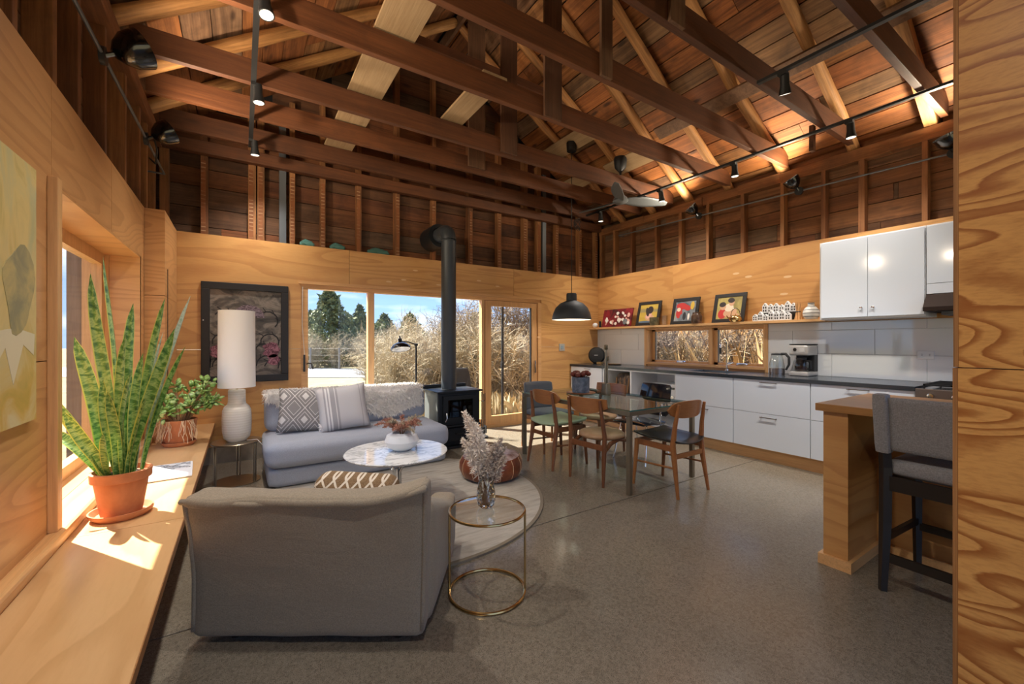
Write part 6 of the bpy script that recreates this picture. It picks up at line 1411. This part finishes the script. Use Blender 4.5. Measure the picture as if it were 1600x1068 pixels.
for o_ in [o for o in col.objects if o.name.startswith('cable_light') and o.location.x < 0]:
    MB().tube([(0.03, 0.86, 0.18), (0.05, 0.93, 0.06), (0.03, 1.0, -0.02), (-0.02, 1.1, 0.05)], 0.006, 6).build('cord', M['cord'], o_, smooth='all')
# pendant
pn = thing('pendant_lamp', 'dark rubber bell pendant lamp hanging near the kitchen corner', 'pendant lamp', (4.07, 4.65, 0.0))
zc_ = zr(4.07)
MB().lathe([(0.0, -0.10), (0.07, -0.10), (0.075, -0.02), (0.075, 0.02), (0.0, 0.02)], 20, (0, 0, zc_ - 0.03)).build('canopy', M['blackm'], pn, smooth=True)
MB().tube([(0, 0, 2.01), (0, 0, zc_ - 0.12)], 0.006, 6).build('cord', M['cord'], pn)
MB().lathe([(0.285, 1.625), (0.288, 1.64), (0.270, 1.72), (0.235, 1.80), (0.17, 1.865), (0.10, 1.895), (0.078, 1.905), (0.075, 2.00), (0.066, 2.015), (0.0, 2.015)], 48).build('shade', mat('dark grey rubber', '#2e343a', 0.6), pn, smooth=True)
MB().lathe([(0.283, 1.626), (0.264, 1.72), (0.228, 1.795), (0.16, 1.855), (0.0, 1.88)], 48).build('shade_lining', mat('pale lining', '#d9d6d0', 0.6), pn, smooth=True)
MB().lathe([(0.0, 1.70), (0.04, 1.72), (0.045, 1.76), (0.02, 1.81), (0.0, 1.84)], 16).build('bulb', M['bulb'], pn, smooth=True)
lp = MB()
for k in range(5):
    lp.tube([(0.06 + 0.05 * math.cos(a + k) , -0.05 + 0.04 * math.sin(a * 1.0 + k), 2.98 + 0.06 * math.sin(a) + 0.02 * k) for a in [j * 0.7 for j in range(10)]], 0.004, 5, False)
lp.build('cord_loops', M['cord'], pn, fix=False)
l = bpy.data.lights.new('pendant_light', 'POINT'); l.energy = 3 * LAMP; l.color = (1, 0.85, 0.66); l.shadow_soft_size = 0.05
lo_ = bpy.data.objects.new('pendant_light', l); col.objects.link(lo_); lo_.location = (4.07, 4.65, 1.66)
# fan
fa = thing('ceiling_fan', 'three-bladed grey ceiling fan with a black motor cup', 'fan', (4.52, 4.12, 0.0))
zf_ = 3.86
MB().lathe([(0.0, 0.0), (0.085, 0.0), (0.095, -0.02), (0.08, -0.14), (0.03, -0.20), (0.0, -0.20)], 24, (0, 0, zf_ + 0.06)).build('motor_cup', M['blackm'], fa, smooth=True)
MB().tube([(0, 0, zf_ - 0.12), (0, 0, 3.38)], 0.016, 10).build('down_rod', M['blackm'], fa, smooth=True)
gb_ = mat('grey fan blade', '#585e62', 0.5)
MB().lathe([(0.0, 3.26), (0.07, 3.27), (0.11, 3.30), (0.09, 3.35), (0.03, 3.40), (0.0, 3.40)], 28).build('hub', gb_, fa, smooth=True)
for k, az in enumerate((R(-27), R(96), R(215))):
    mb = MB(); n = 14
    for i in range(n + 1):
        f = i / n; r_ = 0.05 + 0.66 * f; wd = (0.10 + 0.10 * math.sin(min(1, f * 1.6) * 1.57)) * (1 - 0.72 * f ** 2.2); sw = 0.05 * f * f
        for j in range(5):
            v = j / 4 - 0.5; mb.v.append((r_, v * wd + sw, 3.31 - 0.05 * v * 2 * wd / 0.2))
    mb.f = [(i * 5 + j, (i + 1) * 5 + j, (i + 1) * 5 + j + 1, i * 5 + j + 1) for i in range(n) for j in range(4)]
    o = mb.build('blade', gb_, fa, smooth='all', rot=(0, 0, az)); md = o.modifiers.new('thickness', 'SOLIDIFY'); md.thickness = 0.010
# tufts of insulation behind the plywood top edge
for (x, w_, lb) in ((0.66, 0.16, 'small tuft of teal insulation above the plywood left of the window head'), (1.00, 0.18, 'middle tuft of teal insulation above the plywood'), (1.50, 0.28, 'largest tuft of teal insulation left of the stove pipe')):
    o = MB().soft(w_, 0.08, 0.05, 0.025, (0, 0, 0.03), 10).map(lambda p: p + Vector((0, 0, 0.02 * noise.noise(p * 30)))).build('insulation_tuft', M['teal'], smooth='all', loc=(x, YB + 0.065, ZP - 0.0)); tag(o, lb, 'insulation')
